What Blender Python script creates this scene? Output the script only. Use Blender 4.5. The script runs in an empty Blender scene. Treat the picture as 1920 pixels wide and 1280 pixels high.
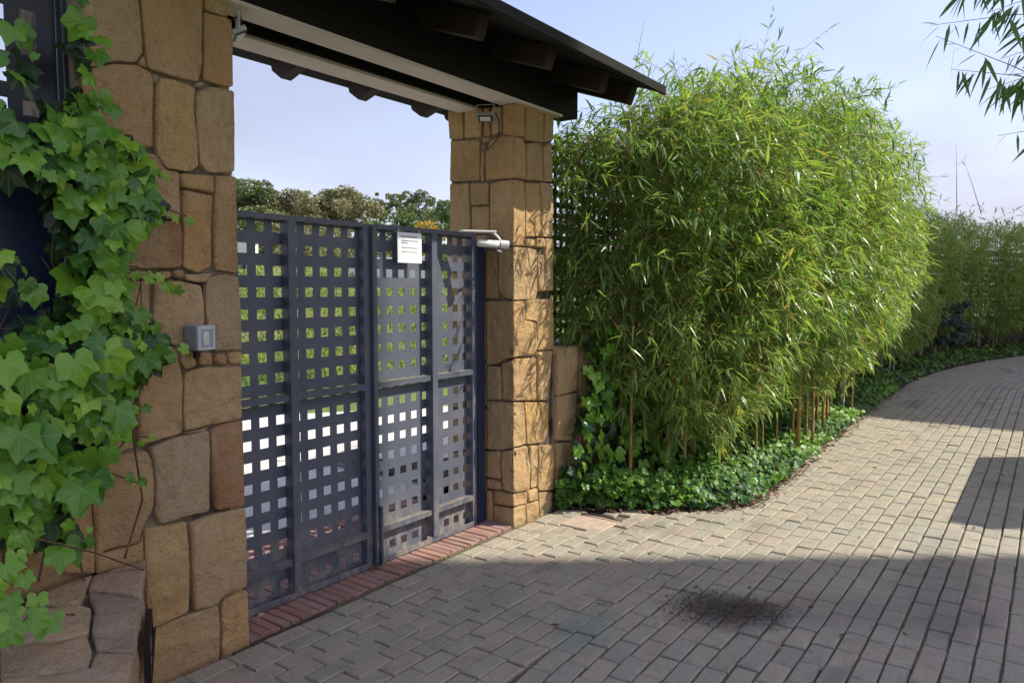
import bpy, bmesh, math, random
import numpy as np
from mathutils import Vector, Matrix, noise
from mathutils.geometry import delaunay_2d_cdt

rad = math.radians
scene = bpy.context.scene
COL = scene.collection

# ------------------------------------------------------------------ camera
FPX = 1400.0                                   # focal length for a 1920 px wide frame
PITCH = math.atan(98.0 / FPX)
YAW = math.atan(1018.0 * math.cos(PITCH) / FPX)   # gate line (X) lies this far right of the view
EYE = np.array([0.0, 0.0, 1.62])
_c, _s = math.cos(YAW), math.sin(YAW)
FH = np.array([_c, _s, 0.0]); RT = np.array([_s, -_c, 0.0]); UZ = np.array([0, 0, 1.0])
FW = FH * math.cos(PITCH) - UZ * math.sin(PITCH)
UP = FH * math.sin(PITCH) + UZ * math.cos(PITCH)
cam = bpy.data.cameras.new("camera"); camo = bpy.data.objects.new("camera", cam); COL.objects.link(camo)
camo.matrix_world = Matrix(((RT[0], UP[0], -FW[0], EYE[0]), (RT[1], UP[1], -FW[1], EYE[1]),
                            (RT[2], UP[2], -FW[2], EYE[2]), (0, 0, 0, 1)))
cam.sensor_width = 36.0; cam.lens = 36.0 * FPX / 1920.0; cam.clip_end = 2000; cam.clip_start = 0.05
scene.camera = camo

# ------------------------------------------------------------------ sun, sky, exposure
SUN_AZ, SUN_EL = 37.0, 45.0                    # azimuth measured from -Y towards +X
SUN_DIR = Vector((math.sin(rad(SUN_AZ)) * math.cos(rad(SUN_EL)), -math.cos(rad(SUN_AZ)) * math.cos(rad(SUN_EL)), math.sin(rad(SUN_EL))))
sl = bpy.data.lights.new("sun", "SUN"); slo = bpy.data.objects.new("sun", sl); COL.objects.link(slo)
sl.energy = 2.05; sl.angle = rad(0.53); sl.color = (1.0, 0.94, 0.80)
slo.rotation_euler = SUN_DIR.to_track_quat('Z', 'Y').to_euler(); slo.location = (20, -20, 30)
world = bpy.data.worlds.new("World"); scene.world = world; world.use_nodes = True
wn = world.node_tree.nodes; wl = world.node_tree.links
for n in list(wn): wn.remove(n)
wo = wn.new("ShaderNodeOutputWorld"); bg = wn.new("ShaderNodeBackground"); sky = wn.new("ShaderNodeTexSky")
sky.sky_type = 'NISHITA'; sky.sun_disc = False; sky.sun_elevation = rad(SUN_EL)
sky.sun_rotation = math.atan2(SUN_DIR.x, SUN_DIR.y); sky.dust_density = 1.0; sky.ozone_density = 1.0; sky.air_density = 1.0
bg.inputs[1].default_value = 0.10
wtc = wn.new("ShaderNodeTexCoord"); wmap = wn.new("ShaderNodeMapping"); wmap.inputs['Scale'].default_value = (1, 1, 2.5)
wno = wn.new("ShaderNodeTexNoise"); wno.inputs['Scale'].default_value = 1.6; wno.inputs['Detail'].default_value = 5; wno.inputs['Roughness'].default_value = 0.5
wr = wn.new("ShaderNodeMapRange"); wr.inputs[1].default_value = 0.35; wr.inputs[2].default_value = 0.7; wr.inputs[3].default_value = 0.25; wr.inputs[4].default_value = 0.8
wmix = wn.new("ShaderNodeMixRGB"); wmix.inputs[2].default_value = (1.75, 2.02, 2.65, 1)      # thin high cloud veil
wl.new(wtc.outputs['Generated'], wmap.inputs[0]); wl.new(wmap.outputs[0], wno.inputs['Vector']); wl.new(wno.outputs[0], wr.inputs[0])
wl.new(wr.outputs[0], wmix.inputs[0]); wl.new(sky.outputs[0], wmix.inputs[1]); wtint = wn.new('ShaderNodeMixRGB'); wtint.blend_type = 'MULTIPLY'; wtint.inputs[0].default_value = 1.0; wtint.inputs[2].default_value = (1.0, 0.87, 0.88, 1)
wl.new(wmix.outputs[0], wtint.inputs[1]); wl.new(wtint.outputs[0], bg.inputs[0]); wl.new(bg.outputs[0], wo.inputs[0])
scene.view_settings.view_transform = 'Standard'; scene.view_settings.look = 'None'
scene.view_settings.gamma = 1.0; scene.view_settings.use_curve_mapping = False
scene.view_settings.exposure = 1.66
scene.cycles.max_bounces = 8; scene.cycles.transparent_max_bounces = 8

# ------------------------------------------------------------------ helpers
RNG = random.Random(7)
NP = np.random.default_rng(11)


def on_plane(px, py, axis, val):
    d = FW + RT * (px - 960) / FPX - UP * (py - 640) / FPX
    return EYE + d * ((val - EYE[axis]) / d[axis])


def project(P):
    d = np.asarray(P, float) - EYE
    z = d @ FW
    return 960 + FPX * (d @ RT) / z, 640 - FPX * (d @ UP) / z, z


def props(o, label=None, cat=None, group=None, kind=None):
    if label: o['label'] = label
    if cat: o['category'] = cat
    if group: o['group'] = group
    if kind: o['kind'] = kind
    return o


def empty(name, loc=(0, 0, 0), label=None, cat=None, group=None, rz=0.0):
    o = bpy.data.objects.new(name, None); COL.objects.link(o); o.location = loc; o.rotation_euler = (0, 0, rz)
    o.empty_display_size = 0.1
    return props(o, label, cat, group)


def link(name, me, mat=None, parent=None, smooth=False, loc=None):
    o = bpy.data.objects.new(name, me); COL.objects.link(o)
    if mat is not None and not me.materials: me.materials.append(mat)
    if smooth:
        me.polygons.foreach_set("use_smooth", [True] * len(me.polygons))
    if parent is not None:
        o.parent = parent
        o.matrix_parent_inverse = parent_inv(parent)
    if loc is not None: o.location = loc
    return o


def parent_inv(p):
    m = Matrix.Translation(p.location) @ p.rotation_euler.to_matrix().to_4x4()
    if p.parent is not None:
        m = p.parent.matrix_world @ p.matrix_parent_inverse @ m if False else m
    return m.inverted()


def np_mesh(name, verts, faces, tint=None):
    """faces: list of (n,k) int arrays"""
    me = bpy.data.meshes.new(name)
    verts = np.asarray(verts, np.float32).reshape(-1, 3)
    me.vertices.add(len(verts)); me.vertices.foreach_set("co", verts.ravel())
    idx = np.concatenate([np.asarray(f, np.int32).ravel() for f in faces])
    cnt = np.concatenate([np.full(len(f), np.asarray(f).shape[1], np.int32) for f in faces])
    start = np.concatenate([[0], np.cumsum(cnt)[:-1]]).astype(np.int32)
    me.loops.add(len(idx)); me.loops.foreach_set("vertex_index", idx)
    me.polygons.add(len(cnt)); me.polygons.foreach_set("loop_start", start); me.polygons.foreach_set("loop_total", cnt)
    if tint is not None:
        a = me.attributes.new("tint", 'FLOAT', 'POINT'); a.data.foreach_set("value", np.asarray(tint, np.float32))
    me.update(calc_edges=True)
    me.polygons.foreach_set('use_smooth', np.zeros(len(cnt), bool))
    return me


class MB:
    """collects boxes, prisms and tubes, builds them as one mesh object"""
    def __init__(s): s.v = []; s.f = []

    def add(s, vs, fs):
        n = len(s.v); s.v += [tuple(v) for v in vs]; s.f += [tuple(i + n for i in f) for f in fs]
        return s

    def box(s, x0, x1, y0, y1, z0, z1):
        return s.add([(x0, y0, z0), (x1, y0, z0), (x1, y1, z0), (x0, y1, z0), (x0, y0, z1), (x1, y0, z1), (x1, y1, z1), (x0, y1, z1)],
                     [(0, 3, 2, 1), (4, 5, 6, 7), (0, 1, 5, 4), (1, 2, 6, 5), (2, 3, 7, 6), (3, 0, 4, 7)])

    def prism(s, poly, z0, z1):
        n = len(poly)
        vs = [(p[0], p[1], z0) for p in poly] + [(p[0], p[1], z1) for p in poly]
        return s.add(vs, [tuple(range(n - 1, -1, -1)), tuple(range(n, 2 * n))] + [(i, (i + 1) % n, n + (i + 1) % n, n + i) for i in range(n)])

    def tube(s, pts, r, n=8, r1=None, cap=True):
        pts = [Vector(p) for p in pts]; rings = []
        m = len(pts)
        for i, p in enumerate(pts):
            t = (pts[min(i + 1, m - 1)] - pts[max(i - 1, 0)]).normalized()
            a = t.orthogonal().normalized() if i == 0 else (prev - t * prev.dot(t)).normalized()
            prev = a; b = t.cross(a)
            rr = r if r1 is None else r + (r1 - r) * i / (m - 1)
            if isinstance(r, (list, tuple)): rr = r[i]
            rings.append([p + (a * math.cos(2 * math.pi * k / n) + b * math.sin(2 * math.pi * k / n)) * rr for k in range(n)])
        vs = [v for R in rings for v in R]; fs = []
        for i in range(m - 1):
            for k in range(n):
                fs.append((i * n + k, i * n + (k + 1) % n, (i + 1) * n + (k + 1) % n, (i + 1) * n + k))
        if cap: fs += [tuple(range(n - 1, -1, -1)), tuple(range((m - 1) * n, m * n))]
        return s.add(vs, fs)

    def build(s, name, mat, parent=None, bevel=0.0, smooth=False, seg=1):
        me = bpy.data.meshes.new(name)
        me.from_pydata(s.v, [], s.f); me.update()
        if bevel > 0:
            bm = bmesh.new(); bm.from_mesh(me)
            bmesh.ops.bevel(bm, geom=list(bm.edges), offset=bevel, segments=seg, affect='EDGES', clamp_overlap=True)
            bm.to_mesh(me); bm.free()
        bm = bmesh.new(); bm.from_mesh(me); bmesh.ops.recalc_face_normals(bm, faces=bm.faces); bm.to_mesh(me); bm.free()
        return link(name, me, mat, parent, smooth)


# ------------------------------------------------------------------ materials
class NT:
    def __init__(s, name):
        s.m = bpy.data.materials.new(name); s.m.use_nodes = True
        s.t = s.m.node_tree; s.n = s.t.nodes
        s.p = s.n['Principled BSDF']; s.out = s.n['Material Output']

    def new(s, t, **kw):
        n = s.n.new(t)
        for k, v in kw.items():
            if k in n.inputs: n.inputs[k].default_value = v
            else: setattr(n, k, v)
        return n

    def l(s, a, b): s.t.links.new(a, b)

    def pos(s):
        return s.new('ShaderNodeNewGeometry').outputs['Position']

    def noise(s, scale, detail=4, rough=0.55, vec=None, stretch=None):
        n = s.new('ShaderNodeTexNoise'); n.inputs['Scale'].default_value = scale; n.inputs['Detail'].default_value = detail; n.inputs['Roughness'].default_value = rough
        v = vec if vec is not None else s.pos()
        if stretch:
            mp = s.new('ShaderNodeMapping'); mp.inputs['Scale'].default_value = stretch; s.l(v, mp.inputs[0]); v = mp.outputs[0]
        s.l(v, n.inputs['Vector'])
        return n.outputs['Fac']

    def ramp(s, fac, stops, interp='LINEAR'):
        r = s.new('ShaderNodeValToRGB'); r.color_ramp.interpolation = interp
        e = r.color_ramp.elements
        while len(e) > 1: e.remove(e[-1])
        e[0].position = stops[0][0]; e[0].color = tuple(stops[0][1]) + (1,)
        for p_, c_ in stops[1:]:
            k = e.new(p_); k.color = tuple(c_) + (1,)
        if fac is not None: s.l(fac, r.inputs[0])
        return r.outputs[0]

    def mix(s, fac, a, b, mode='MIX'):
        n = s.new('ShaderNodeMixRGB'); n.blend_type = mode
        for i, v in ((0, fac), (1, a), (2, b)):
            if isinstance(v, (int, float)): n.inputs[i].default_value = v
            elif isinstance(v, tuple): n.inputs[i].default_value = v + (1,)
            else: s.l(v, n.inputs[i])
        return n.outputs[0]

    def math(s, op, a, b=None, c=None, clamp=False):
        n = s.new('ShaderNodeMath'); n.operation = op; n.use_clamp = clamp
        for i, v in enumerate((a, b, c)):
            if v is None: continue
            if isinstance(v, (int, float)): n.inputs[i].default_value = v
            else: s.l(v, n.inputs[i])
        return n.outputs[0]

    def remap(s, v, a, b, c=0.0, d=1.0):
        n = s.new('ShaderNodeMapRange'); s.l(v, n.inputs[0])
        for i, x in enumerate((a, b, c, d)): n.inputs[i + 1].default_value = x
        return n.outputs[0]

    def bump(s, h, strength, dist, prev=None):
        b = s.new('ShaderNodeBump'); b.inputs['Strength'].default_value = strength; b.inputs['Distance'].default_value = dist
        s.l(h, b.inputs['Height'])
        if prev is not None: s.l(prev, b.inputs['Normal'])
        return b.outputs[0]

    def set(s, color=None, rough=None, normal=None, metal=None, spec=None):
        for key, v in (('Base Color', color), ('Roughness', rough), ('Normal', normal), ('Metallic', metal), ('Specular IOR Level', spec)):
            if v is None: continue
            if isinstance(v, (int, float)): s.p.inputs[key].default_value = v
            elif isinstance(v, tuple): s.p.inputs[key].default_value = v + (1,)
            else: s.l(v, s.p.inputs[key])
        return s.m

    def rnd(s):
        """per object random plus per vertex tint"""
        o = s.new('ShaderNodeObjectInfo').outputs['Random']
        a = s.new('ShaderNodeAttribute'); a.attribute_name = 'tint'
        return s.math('FRACT', s.math('ADD', o, a.outputs['Fac']))

    def tint(s):
        a = s.new('ShaderNodeAttribute'); a.attribute_name = 'tint'
        return a.outputs['Fac']


def simple(name, col, rough=0.5, metal=0.0, var=0.15, scale=20, bump=0.0):
    t = NT(name)
    f = t.noise(scale, 5)
    lo = tuple(c * (1 - var) for c in col); hi = tuple(min(1, c * (1 + var)) for c in col)
    c = t.ramp(f, [(0.3, lo), (0.7, hi)])
    nr = t.bump(f, bump, 0.01) if bump else None
    return t.set(c, rough, nr, metal)


def stone_material(name, ramp, dark=(0.16, 0.075, 0.04), pale=(0.66, 0.51, 0.32), amt=1.0):
    t = NT(name)
    r = t.rnd()
    base = t.ramp(r, ramp)
    n1 = t.noise(3.2, 6, 0.6); n2 = t.noise(14, 6, 0.65); n3 = t.noise(70, 4, 0.7); n4 = t.noise(1.7, 3, 0.5)
    c = t.mix(t.remap(n1, 0.35, 0.7, 0, 0.5 * amt), base, pale)
    c = t.mix(t.remap(n4, 0.55, 0.72, 0, 0.3 * amt), c, dark)
    c = t.mix(t.remap(n2, 0.3, 0.75, 0.0, 0.45), c, t.mix(0.6, c, (0.50, 0.25, 0.085)))
    st = t.noise(9, 4, 0.6, None, (1.5, 1.5, 0.35))
    c = t.mix(t.remap(st, 0.55, 0.75, 0, 0.35), c, (0.32, 0.2, 0.1))
    sp = t.remap(n3, 0.58, 0.7, 0, 0.36)
    c = t.mix(sp, c, (0.1, 0.06, 0.035))
    b = t.bump(n2, 1.0, 0.04); b = t.bump(n3, 0.9, 0.014, b)
    fw = t.noise(24, 6, 0.72, None, (1.3, 1.3, 1));  c = t.mix(t.remap(fw, 0.35, 0.68, 0.0, 0.28), c, (0.30, 0.17, 0.075)); b = t.bump(fw, 0.6, 0.016, b)
    ws = t.new('ShaderNodeTexVoronoi'); ws.inputs['Scale'].default_value = 11; t.l(t.pos(), ws.inputs['Vector'])
    b = t.bump(ws.outputs['Distance'], 0.25, 0.012, b)
    return t.set(c, 0.88, b, spec=0.25)


M = {}
M['stone'] = stone_material('sandstone', [(0.0, (0.68, 0.44, 0.185)), (0.17, (0.60, 0.43, 0.23)), (0.34, (0.70, 0.45, 0.175)), (0.5, (0.63, 0.36, 0.155)), (0.67, (0.67, 0.48, 0.25)), (0.84, (0.58, 0.35, 0.15)), (1.0, (0.63, 0.46, 0.25))])
M['stone_red'] = stone_material('rusty_sandstone', [(0.0, (0.34, 0.14, 0.06)), (1.0, (0.38, 0.18, 0.08))], amt=1.3)
M['stone_pale'] = stone_material('pale_sandstone', [(0.0, (0.52, 0.39, 0.23)), (1.0, (0.56, 0.42, 0.26))], dark=(0.33, 0.2, 0.1), pale=(0.6, 0.5, 0.38))
M['cap_stone'] = stone_material('cap_stone', [(0.0, (0.62, 0.45, 0.27)), (0.5, (0.66, 0.50, 0.31)), (1.0, (0.55, 0.40, 0.245))], dark=(0.26, 0.2, 0.17), pale=(0.66, 0.56, 0.48))
M['cap_grey'] = stone_material('grey_cap_stone', [(0.0, (0.40, 0.34, 0.265)), (1.0, (0.46, 0.38, 0.29))], dark=(0.12, 0.1, 0.09), pale=(0.36, 0.31, 0.28))
t = NT('mortar'); _n = t.noise(4, 5, 0.65); _n2 = t.noise(60, 4, 0.7)
M['mortar'] = t.set(t.mix(t.remap(_n2, 0.3, 0.7, 0, 0.5), t.ramp(_n, [(0.42, (0.06, 0.04, 0.025)), (0.6, (0.32, 0.25, 0.18))]), (0.06, 0.04, 0.03)), 0.95, t.bump(_n2, 0.6, 0.008))


def metal_material(name, lo, hi, dust, rough=0.42, splash=False):
    t = NT(name)
    n1 = t.noise(2.2, 5, 0.6); n2 = t.noise(40, 4, 0.6)
    c = t.ramp(n1, [(0.3, lo), (0.7, hi)])
    up = t.new('ShaderNodeNewGeometry').outputs['Normal']
    sep = t.new('ShaderNodeSeparateXYZ'); t.l(up, sep.inputs[0])
    topd = t.remap(sep.outputs['Z'], 0.6, 0.95, 0, 0.6)
    d2 = t.math('MAXIMUM', t.math('MULTIPLY', topd, t.remap(n2, 0.25, 0.6)), t.remap(n1, 0.5, 0.75, 0, 0.14))
    if splash:                                   # dried mud splashed up from the drive
        pz = t.new('ShaderNodeSeparateXYZ'); t.l(t.pos(), pz.inputs[0])
        sn = t.noise(11, 6, 0.7, None, (1, 1, 0.5))
        sm = t.math('MULTIPLY', t.remap(pz.outputs['Z'], 0.03, 0.45, 1, 0), t.remap(sn, 0.42, 0.66, 0, 0.75))
        d2 = t.math('MAXIMUM', d2, sm)
        rn = t.noise(30, 5, 0.7); d2 = t.math('MAXIMUM', d2, t.remap(rn, 0.66, 0.74, 0, 0.5))
    c = t.mix(d2, c, dust)
    b = t.bump(t.noise(3.5, 2), 0.08, 0.02)
    return t.set(c, t.remap(n2, 0.3, 0.7, rough - 0.06, rough + 0.1), b)


M['gate'] = metal_material('gate_paint', (0.074, 0.084, 0.115), (0.098, 0.108, 0.142), (0.36, 0.30, 0.22), 0.5, True)
M['fence'] = metal_material('navy_paint', (0.012, 0.022, 0.055), (0.018, 0.03, 0.07), (0.06, 0.06, 0.06), 0.35)
M['lattice'] = metal_material('dark_lattice_paint', (0.012, 0.015, 0.024), (0.022, 0.024, 0.035), (0.1, 0.09, 0.07))


def wood_material(name, lo, hi, rough=0.6, sx=(0.6, 8, 8)):
    t = NT(name)
    g = t.noise(9, 6, 0.65, None, sx)
    k = t.noise(1.5, 3)
    c = t.ramp(g, [(0.3, lo), (0.7, hi)])
    c = t.mix(t.remap(k, 0.45, 0.75, 0, 0.3), c, tuple(x * 0.5 for x in lo))
    return t.set(c, rough, t.bump(g, 0.3, 0.006), spec=0.18)


M['beam'] = wood_material('black_stained_wood', (0.008, 0.007, 0.008), (0.016, 0.014, 0.014))
M['soffit'] = wood_material('pale_weathered_wood', (0.62, 0.53, 0.47), (0.76, 0.67, 0.60), 0.75)
M['rafter'] = wood_material('dark_brown_wood', (0.03, 0.022, 0.02), (0.06, 0.043, 0.038), 0.6, (8, 0.6, 8))
M['board'] = wood_material('roof_board', (0.010, 0.009, 0.009), (0.02, 0.017, 0.016), 0.7, (8, 0.6, 8))
M['fascia'] = wood_material('roof_edge', (0.014, 0.0135, 0.012), (0.03, 0.028, 0.022), 0.9)


def paver_material():
    t = NT('paver_concrete')
    r = t.rnd()
    c = t.ramp(r, [(0.0, (0.385, 0.34, 0.268)), (0.2, (0.42, 0.35, 0.278)), (0.38, (0.365, 0.35, 0.278)), (0.55, (0.43, 0.37, 0.29)), (0.72, (0.385, 0.36, 0.278)), (0.88, (0.35, 0.325, 0.268)), (1.0, (0.43, 0.385, 0.295))])
    big = t.noise(0.55, 4, 0.55); mid = t.noise(2.3, 5, 0.6); fine = t.noise(160, 3, 0.7); sp = t.noise(55, 3, 0.7)
    c = t.mix(t.remap(big, 0.4, 0.65, 0, 0.3), c, (0.43, 0.36, 0.28))
    c = t.mix(t.remap(mid, 0.5, 0.72, 0, 0.5), c, (0.31, 0.32, 0.25))
    # dark worn tracks on the drive
    tr = t.noise(1.3, 5, 0.6, None, (0.55, 1.6, 1))
    c = t.mix(t.remap(tr, 0.58, 0.72, 0, 0.65), c, (0.14, 0.125, 0.115))
    # soaked stain round the mulch, spreading to the right
    def blob(cx, cy, rx, ry, rot, amt, col, c):
        mp = t.new('ShaderNodeMapping'); mp.vector_type = 'TEXTURE'
        mp.inputs['Location'].default_value = (cx, cy, 0); mp.inputs['Rotation'].default_value = (0, 0, rot); mp.inputs['Scale'].default_value = (rx, ry, 1)
        t.l(t.pos(), mp.inputs[0])
        ln = t.new('ShaderNodeVectorMath'); ln.operation = 'LENGTH'
        sx = t.new('ShaderNodeSeparateXYZ'); t.l(mp.outputs[0], sx.inputs[0])
        cx_ = t.new('ShaderNodeCombineXYZ'); t.l(sx.outputs[0], cx_.inputs[0]); t.l(sx.outputs[1], cx_.inputs[1]); t.l(cx_.outputs[0], ln.inputs[0])
        d = t.math('ADD', ln.outputs['Value'], t.remap(mid, 0.2, 0.8, -0.5, 0.5))
        return t.mix(t.remap(d, 0.45, 1.0, amt, 0), c, col)
    c = blob(3.62, 1.25, 0.36, 0.26, -1.1, 0.6, (0.16, 0.13, 0.11), c)
    c = blob(3.95, 0.75, 0.7, 0.3, -1.0, 0.3, (0.11, 0.1, 0.095), c)
    c = blob(4.6, 0.45, 1.0, 0.3, 0.1, 0.35, (0.13, 0.12, 0.11), c)
    c = blob(3.0, 1.75, 0.28, 0.16, 0.2, 0.55, (0.21, 0.285, 0.225), c)
    c = blob(3.0, 2.35, 0.5, 0.16, 0.3, 0.35, (0.23, 0.28, 0.21), c)
    c = blob(6.4, 0.9, 1.2, 0.07, -1.2, 0.5, (0.5, 0.43, 0.27), c)
    c = t.mix(t.remap(sp, 0.58, 0.72, 0, 0.55), c, (0.10, 0.085, 0.07))
    lt = t.noise(38, 4, 0.75); c = t.mix(t.remap(lt, 0.6, 0.76, 0, 0.4), c, (0.5, 0.46, 0.38))
    md = t.noise(7, 6, 0.7); c = t.mix(t.remap(md, 0.48, 0.72, 0, 0.5), c, (0.22, 0.19, 0.155))
    c = t.mix(t.remap(fine, 0.3, 0.7, 0, 0.35), c, t.mix(1.0, c, (0.6, 0.6, 0.6), 'MULTIPLY'))
    b = t.bump(fine, 0.7, 0.005); b = t.bump(sp, 0.6, 0.008, b); b = t.bump(md, 0.3, 0.012, b)
    return t.set(c, 0.9, b, spec=0.3)


M['paver'] = paver_material()
M['joint'] = NT('joint_sand').m
t = NT('joint_soil'); _n = t.noise(1.1, 4); _n2 = t.noise(60, 4, 0.7)
_c1 = t.ramp(_n, [(0.36, (0.10, 0.08, 0.055)), (0.5, (0.20, 0.165, 0.11)), (0.62, (0.13, 0.14, 0.05)), (0.72, (0.08, 0.065, 0.05))])
M['joint'] = t.set(t.mix(t.remap(_n2, 0.3, 0.7, 0, 0.5), _c1, (0.03, 0.026, 0.02)), 0.95, t.bump(_n2, 0.6, 0.006))
t = NT('threshold_brick'); _r = t.rnd(); _n = t.noise(90, 4, 0.7); _n2 = t.noise(6, 4)
_c1 = t.ramp(_r, [(0, (0.30, 0.16, 0.125)), (0.4, (0.37, 0.2, 0.155)), (0.7, (0.33, 0.2, 0.17)), (1, (0.26, 0.145, 0.115))])
_c1 = t.mix(t.remap(_n2, 0.45, 0.7, 0, 0.5), _c1, (0.37, 0.29, 0.24))
M['brick'] = t.set(t.mix(t.remap(_n, 0.55, 0.75, 0, 0.5), _c1, (0.07, 0.05, 0.045)), 0.9, t.bump(_n, 0.5, 0.004))
M['slab'] = simple('pale_slab', (0.43, 0.33, 0.26), 0.9, 0, 0.15, 25, 0.3)
M['drive'] = simple('pale_concrete', (0.62, 0.585, 0.535), 0.9, 0, 0.08, 3, 0.2)
M['soil'] = simple('soil', (0.05, 0.035, 0.022), 1.0, 0, 0.5, 25, 0.8)
M['white'] = simple('white_plastic', (0.72, 0.71, 0.69), 0.4, 0, 0.06, 30)
M['paper'] = simple('white_sign', (0.82, 0.82, 0.84), 0.5, 0, 0.03, 10)
M['ink'] = simple('grey_ink', (0.22, 0.22, 0.26), 0.7)
M['greyplastic'] = simple('grey_plastic', (0.30, 0.33, 0.37), 0.5, 0, 0.1, 60)
M['greylight'] = simple('light_grey_plastic', (0.46, 0.47, 0.5), 0.5, 0, 0.06, 60)
M['cream'] = simple('cream_plastic', (0.6, 0.56, 0.5), 0.5)
M['black'] = simple('black_metal', (0.012, 0.012, 0.014), 0.45)
M['cable'] = simple('brown_cable', (0.05, 0.03, 0.02), 0.7)
M['lens'] = simple('lamp_glass', (0.7, 0.7, 0.74), 0.12, 0, 0.04)
M['fixglass'] = simple('dusty_lamp_glass', (0.22, 0.25, 0.26), 0.25)
M['alu'] = simple('dull_aluminium', (0.38, 0.37, 0.36), 0.45, 0.4)
M['litter'] = NT('dry_leaf').m
t = NT('dry_leaves'); M['litter'] = t.set(t.ramp(t.rnd(), [(0, (0.07, 0.035, 0.02)), (0.5, (0.15, 0.075, 0.04)), (0.8, (0.26, 0.17, 0.09)), (1, (0.09, 0.05, 0.03))]), 0.85)
M['mulch'] = simple('mulch', (0.115, 0.092, 0.075), 1.0, 0, 0.6, 90)
M['bark'] = simple('bark', (0.10, 0.075, 0.055), 0.95, 0, 0.4, 12, 0.8)
M['plaster'] = simple('white_plaster', (0.78, 0.76, 0.72), 0.85, 0, 0.05, 4, 0.15)
M['plasterwarm'] = simple('cream_plaster', (0.68, 0.60, 0.50), 0.85, 0, 0.06, 3, 0.15)
M['rooftile'] = simple('clay_tile', (0.33, 0.15, 0.08), 0.85, 0, 0.3, 6, 0.4)
M['glass'] = simple('window_glass', (0.03, 0.04, 0.05), 0.08)
M['twig'] = simple('twig', (0.07, 0.045, 0.03), 0.9, 0, 0.4, 30)
M['stem'] = simple('ivy_stem', (0.11, 0.065, 0.04), 0.85, 0, 0.4, 40)


def leaf_material(name, stops, rough=0.35, trans=0.3, veins=False, patch=0.0, spec=0.5):
    t = NT(name)
    c = t.ramp(t.rnd() if veins == 'obj' else t.tint(), stops)
    if patch:
        c = t.mix(t.remap(t.noise(18, 3), 0.35, 0.7, 0, patch), c, t.mix(1.0, c, (0.55, 0.7, 0.5), 'MULTIPLY'))
    if veins:
        uv = t.new('ShaderNodeUVMap'); uv.uv_map = 'leaf'
        sx = t.new('ShaderNodeSeparateXYZ'); t.l(uv.outputs[0], sx.inputs[0])
        x, y = sx.outputs[0], sx.outputs[1]
        ax = t.math('ABSOLUTE', x)
        rr = t.math('SQRT', t.math('ADD', t.math('MULTIPLY', x, x), t.math('MULTIPLY', y, y)))
        m = None
        for a in (0.0, 52.0, 115.0):
            ca, sa = math.cos(rad(a)), math.sin(rad(a))
            dist = t.math('ABSOLUTE', t.math('SUBTRACT', t.math('MULTIPLY', ax, ca), t.math('MULTIPLY', y, sa)))
            along = t.math('ADD', t.math('MULTIPLY', ax, sa), t.math('MULTIPLY', y, ca))
            v = t.math('MULTIPLY', t.remap(dist, 0.008, 0.028, 1, 0), t.remap(along, -0.02, 0.04, 0, 1))
            m = v if m is None else t.math('MAXIMUM', m, v)
        m = t.math('MULTIPLY', m, 0.32)
        c = t.mix(m, c, t.mix(0.6, c, (0.42, 0.55, 0.22)))
        bn = t.bump(m, 0.35, 0.004)
        t.set(normal=bn)
    t.set(c, rough, spec=spec)
    tr = t.new('ShaderNodeBsdfTranslucent'); t.l(t.mix(1.0, c, (1.25, 1.35, 0.6), 'MULTIPLY'), tr.inputs[0])
    mx = t.new('ShaderNodeMixShader'); mx.inputs[0].default_value = trans
    t.l(t.p.outputs[0], mx.inputs[1]); t.l(tr.outputs[0], mx.inputs[2]); t.l(mx.outputs[0], t.out.inputs[0])
    return t.m


IVY = [(0.0, (0.03, 0.085, 0.04)), (0.25, (0.055, 0.16, 0.035)), (0.5, (0.105, 0.26, 0.025)), (0.75, (0.185, 0.38, 0.03)), (1.0, (0.29, 0.49, 0.05))]
M['ivy'] = leaf_material('ivy_leaf', IVY, 0.30, 0.25, True, 0.5, 0.5)
M['ivydark'] = leaf_material('ivy_shade_leaf', [(0.0, (0.012, 0.03, 0.016)), (0.6, (0.022, 0.06, 0.02)), (1.0, (0.05, 0.13, 0.025))], 0.4, 0.15, True, 0.3)  # inner layer: shade between the leaves put into a darker green
M['cover'] = leaf_material('cover_leaf', [(0.0, (0.045, 0.11, 0.05)), (0.35, (0.11, 0.24, 0.05)), (0.7, (0.20, 0.38, 0.055)), (0.95, (0.32, 0.50, 0.08)), (1.0, (0.2, 0.13, 0.05))], 0.42, 0.35, False, 0.0, 0.35)
BAM = [(0.0, (0.10, 0.19, 0.06)), (0.3, (0.175, 0.285, 0.08)), (0.6, (0.27, 0.375, 0.10)), (0.85, (0.40, 0.48, 0.15)), (0.92, (0.42, 0.40, 0.13)), (1.0, (0.34, 0.21, 0.10))]
M['bamboo'] = leaf_material('bamboo_leaf', BAM, 0.36, 0.48, False, 0.0, 0.5)
M['culm'] = NT('c').m
t = NT('bamboo_culm'); _p = t.pos()
_r = t.ramp(t.new('ShaderNodeObjectInfo').outputs['Random'], [(0, (0.52, 0.30, 0.06)), (0.35, (0.44, 0.25, 0.06)), (0.6, (0.34, 0.28, 0.08)), (0.8, (0.38, 0.22, 0.10)), (1, (0.56, 0.36, 0.09))])
M['culm'] = t.set(t.mix(t.remap(t.noise(25, 4, 0.6, None, (1, 1, 0.3)), 0.4, 0.7, 0, 0.5), _r, (0.13, 0.08, 0.04)), 0.4)
M['paleculm'] = simple('grey_culm', (0.36, 0.32, 0.31), 0.6, 0, 0.35, 14)
M['branch'] = simple('bamboo_twig', (0.30, 0.17, 0.06), 0.7, 0, 0.4, 30)
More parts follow.
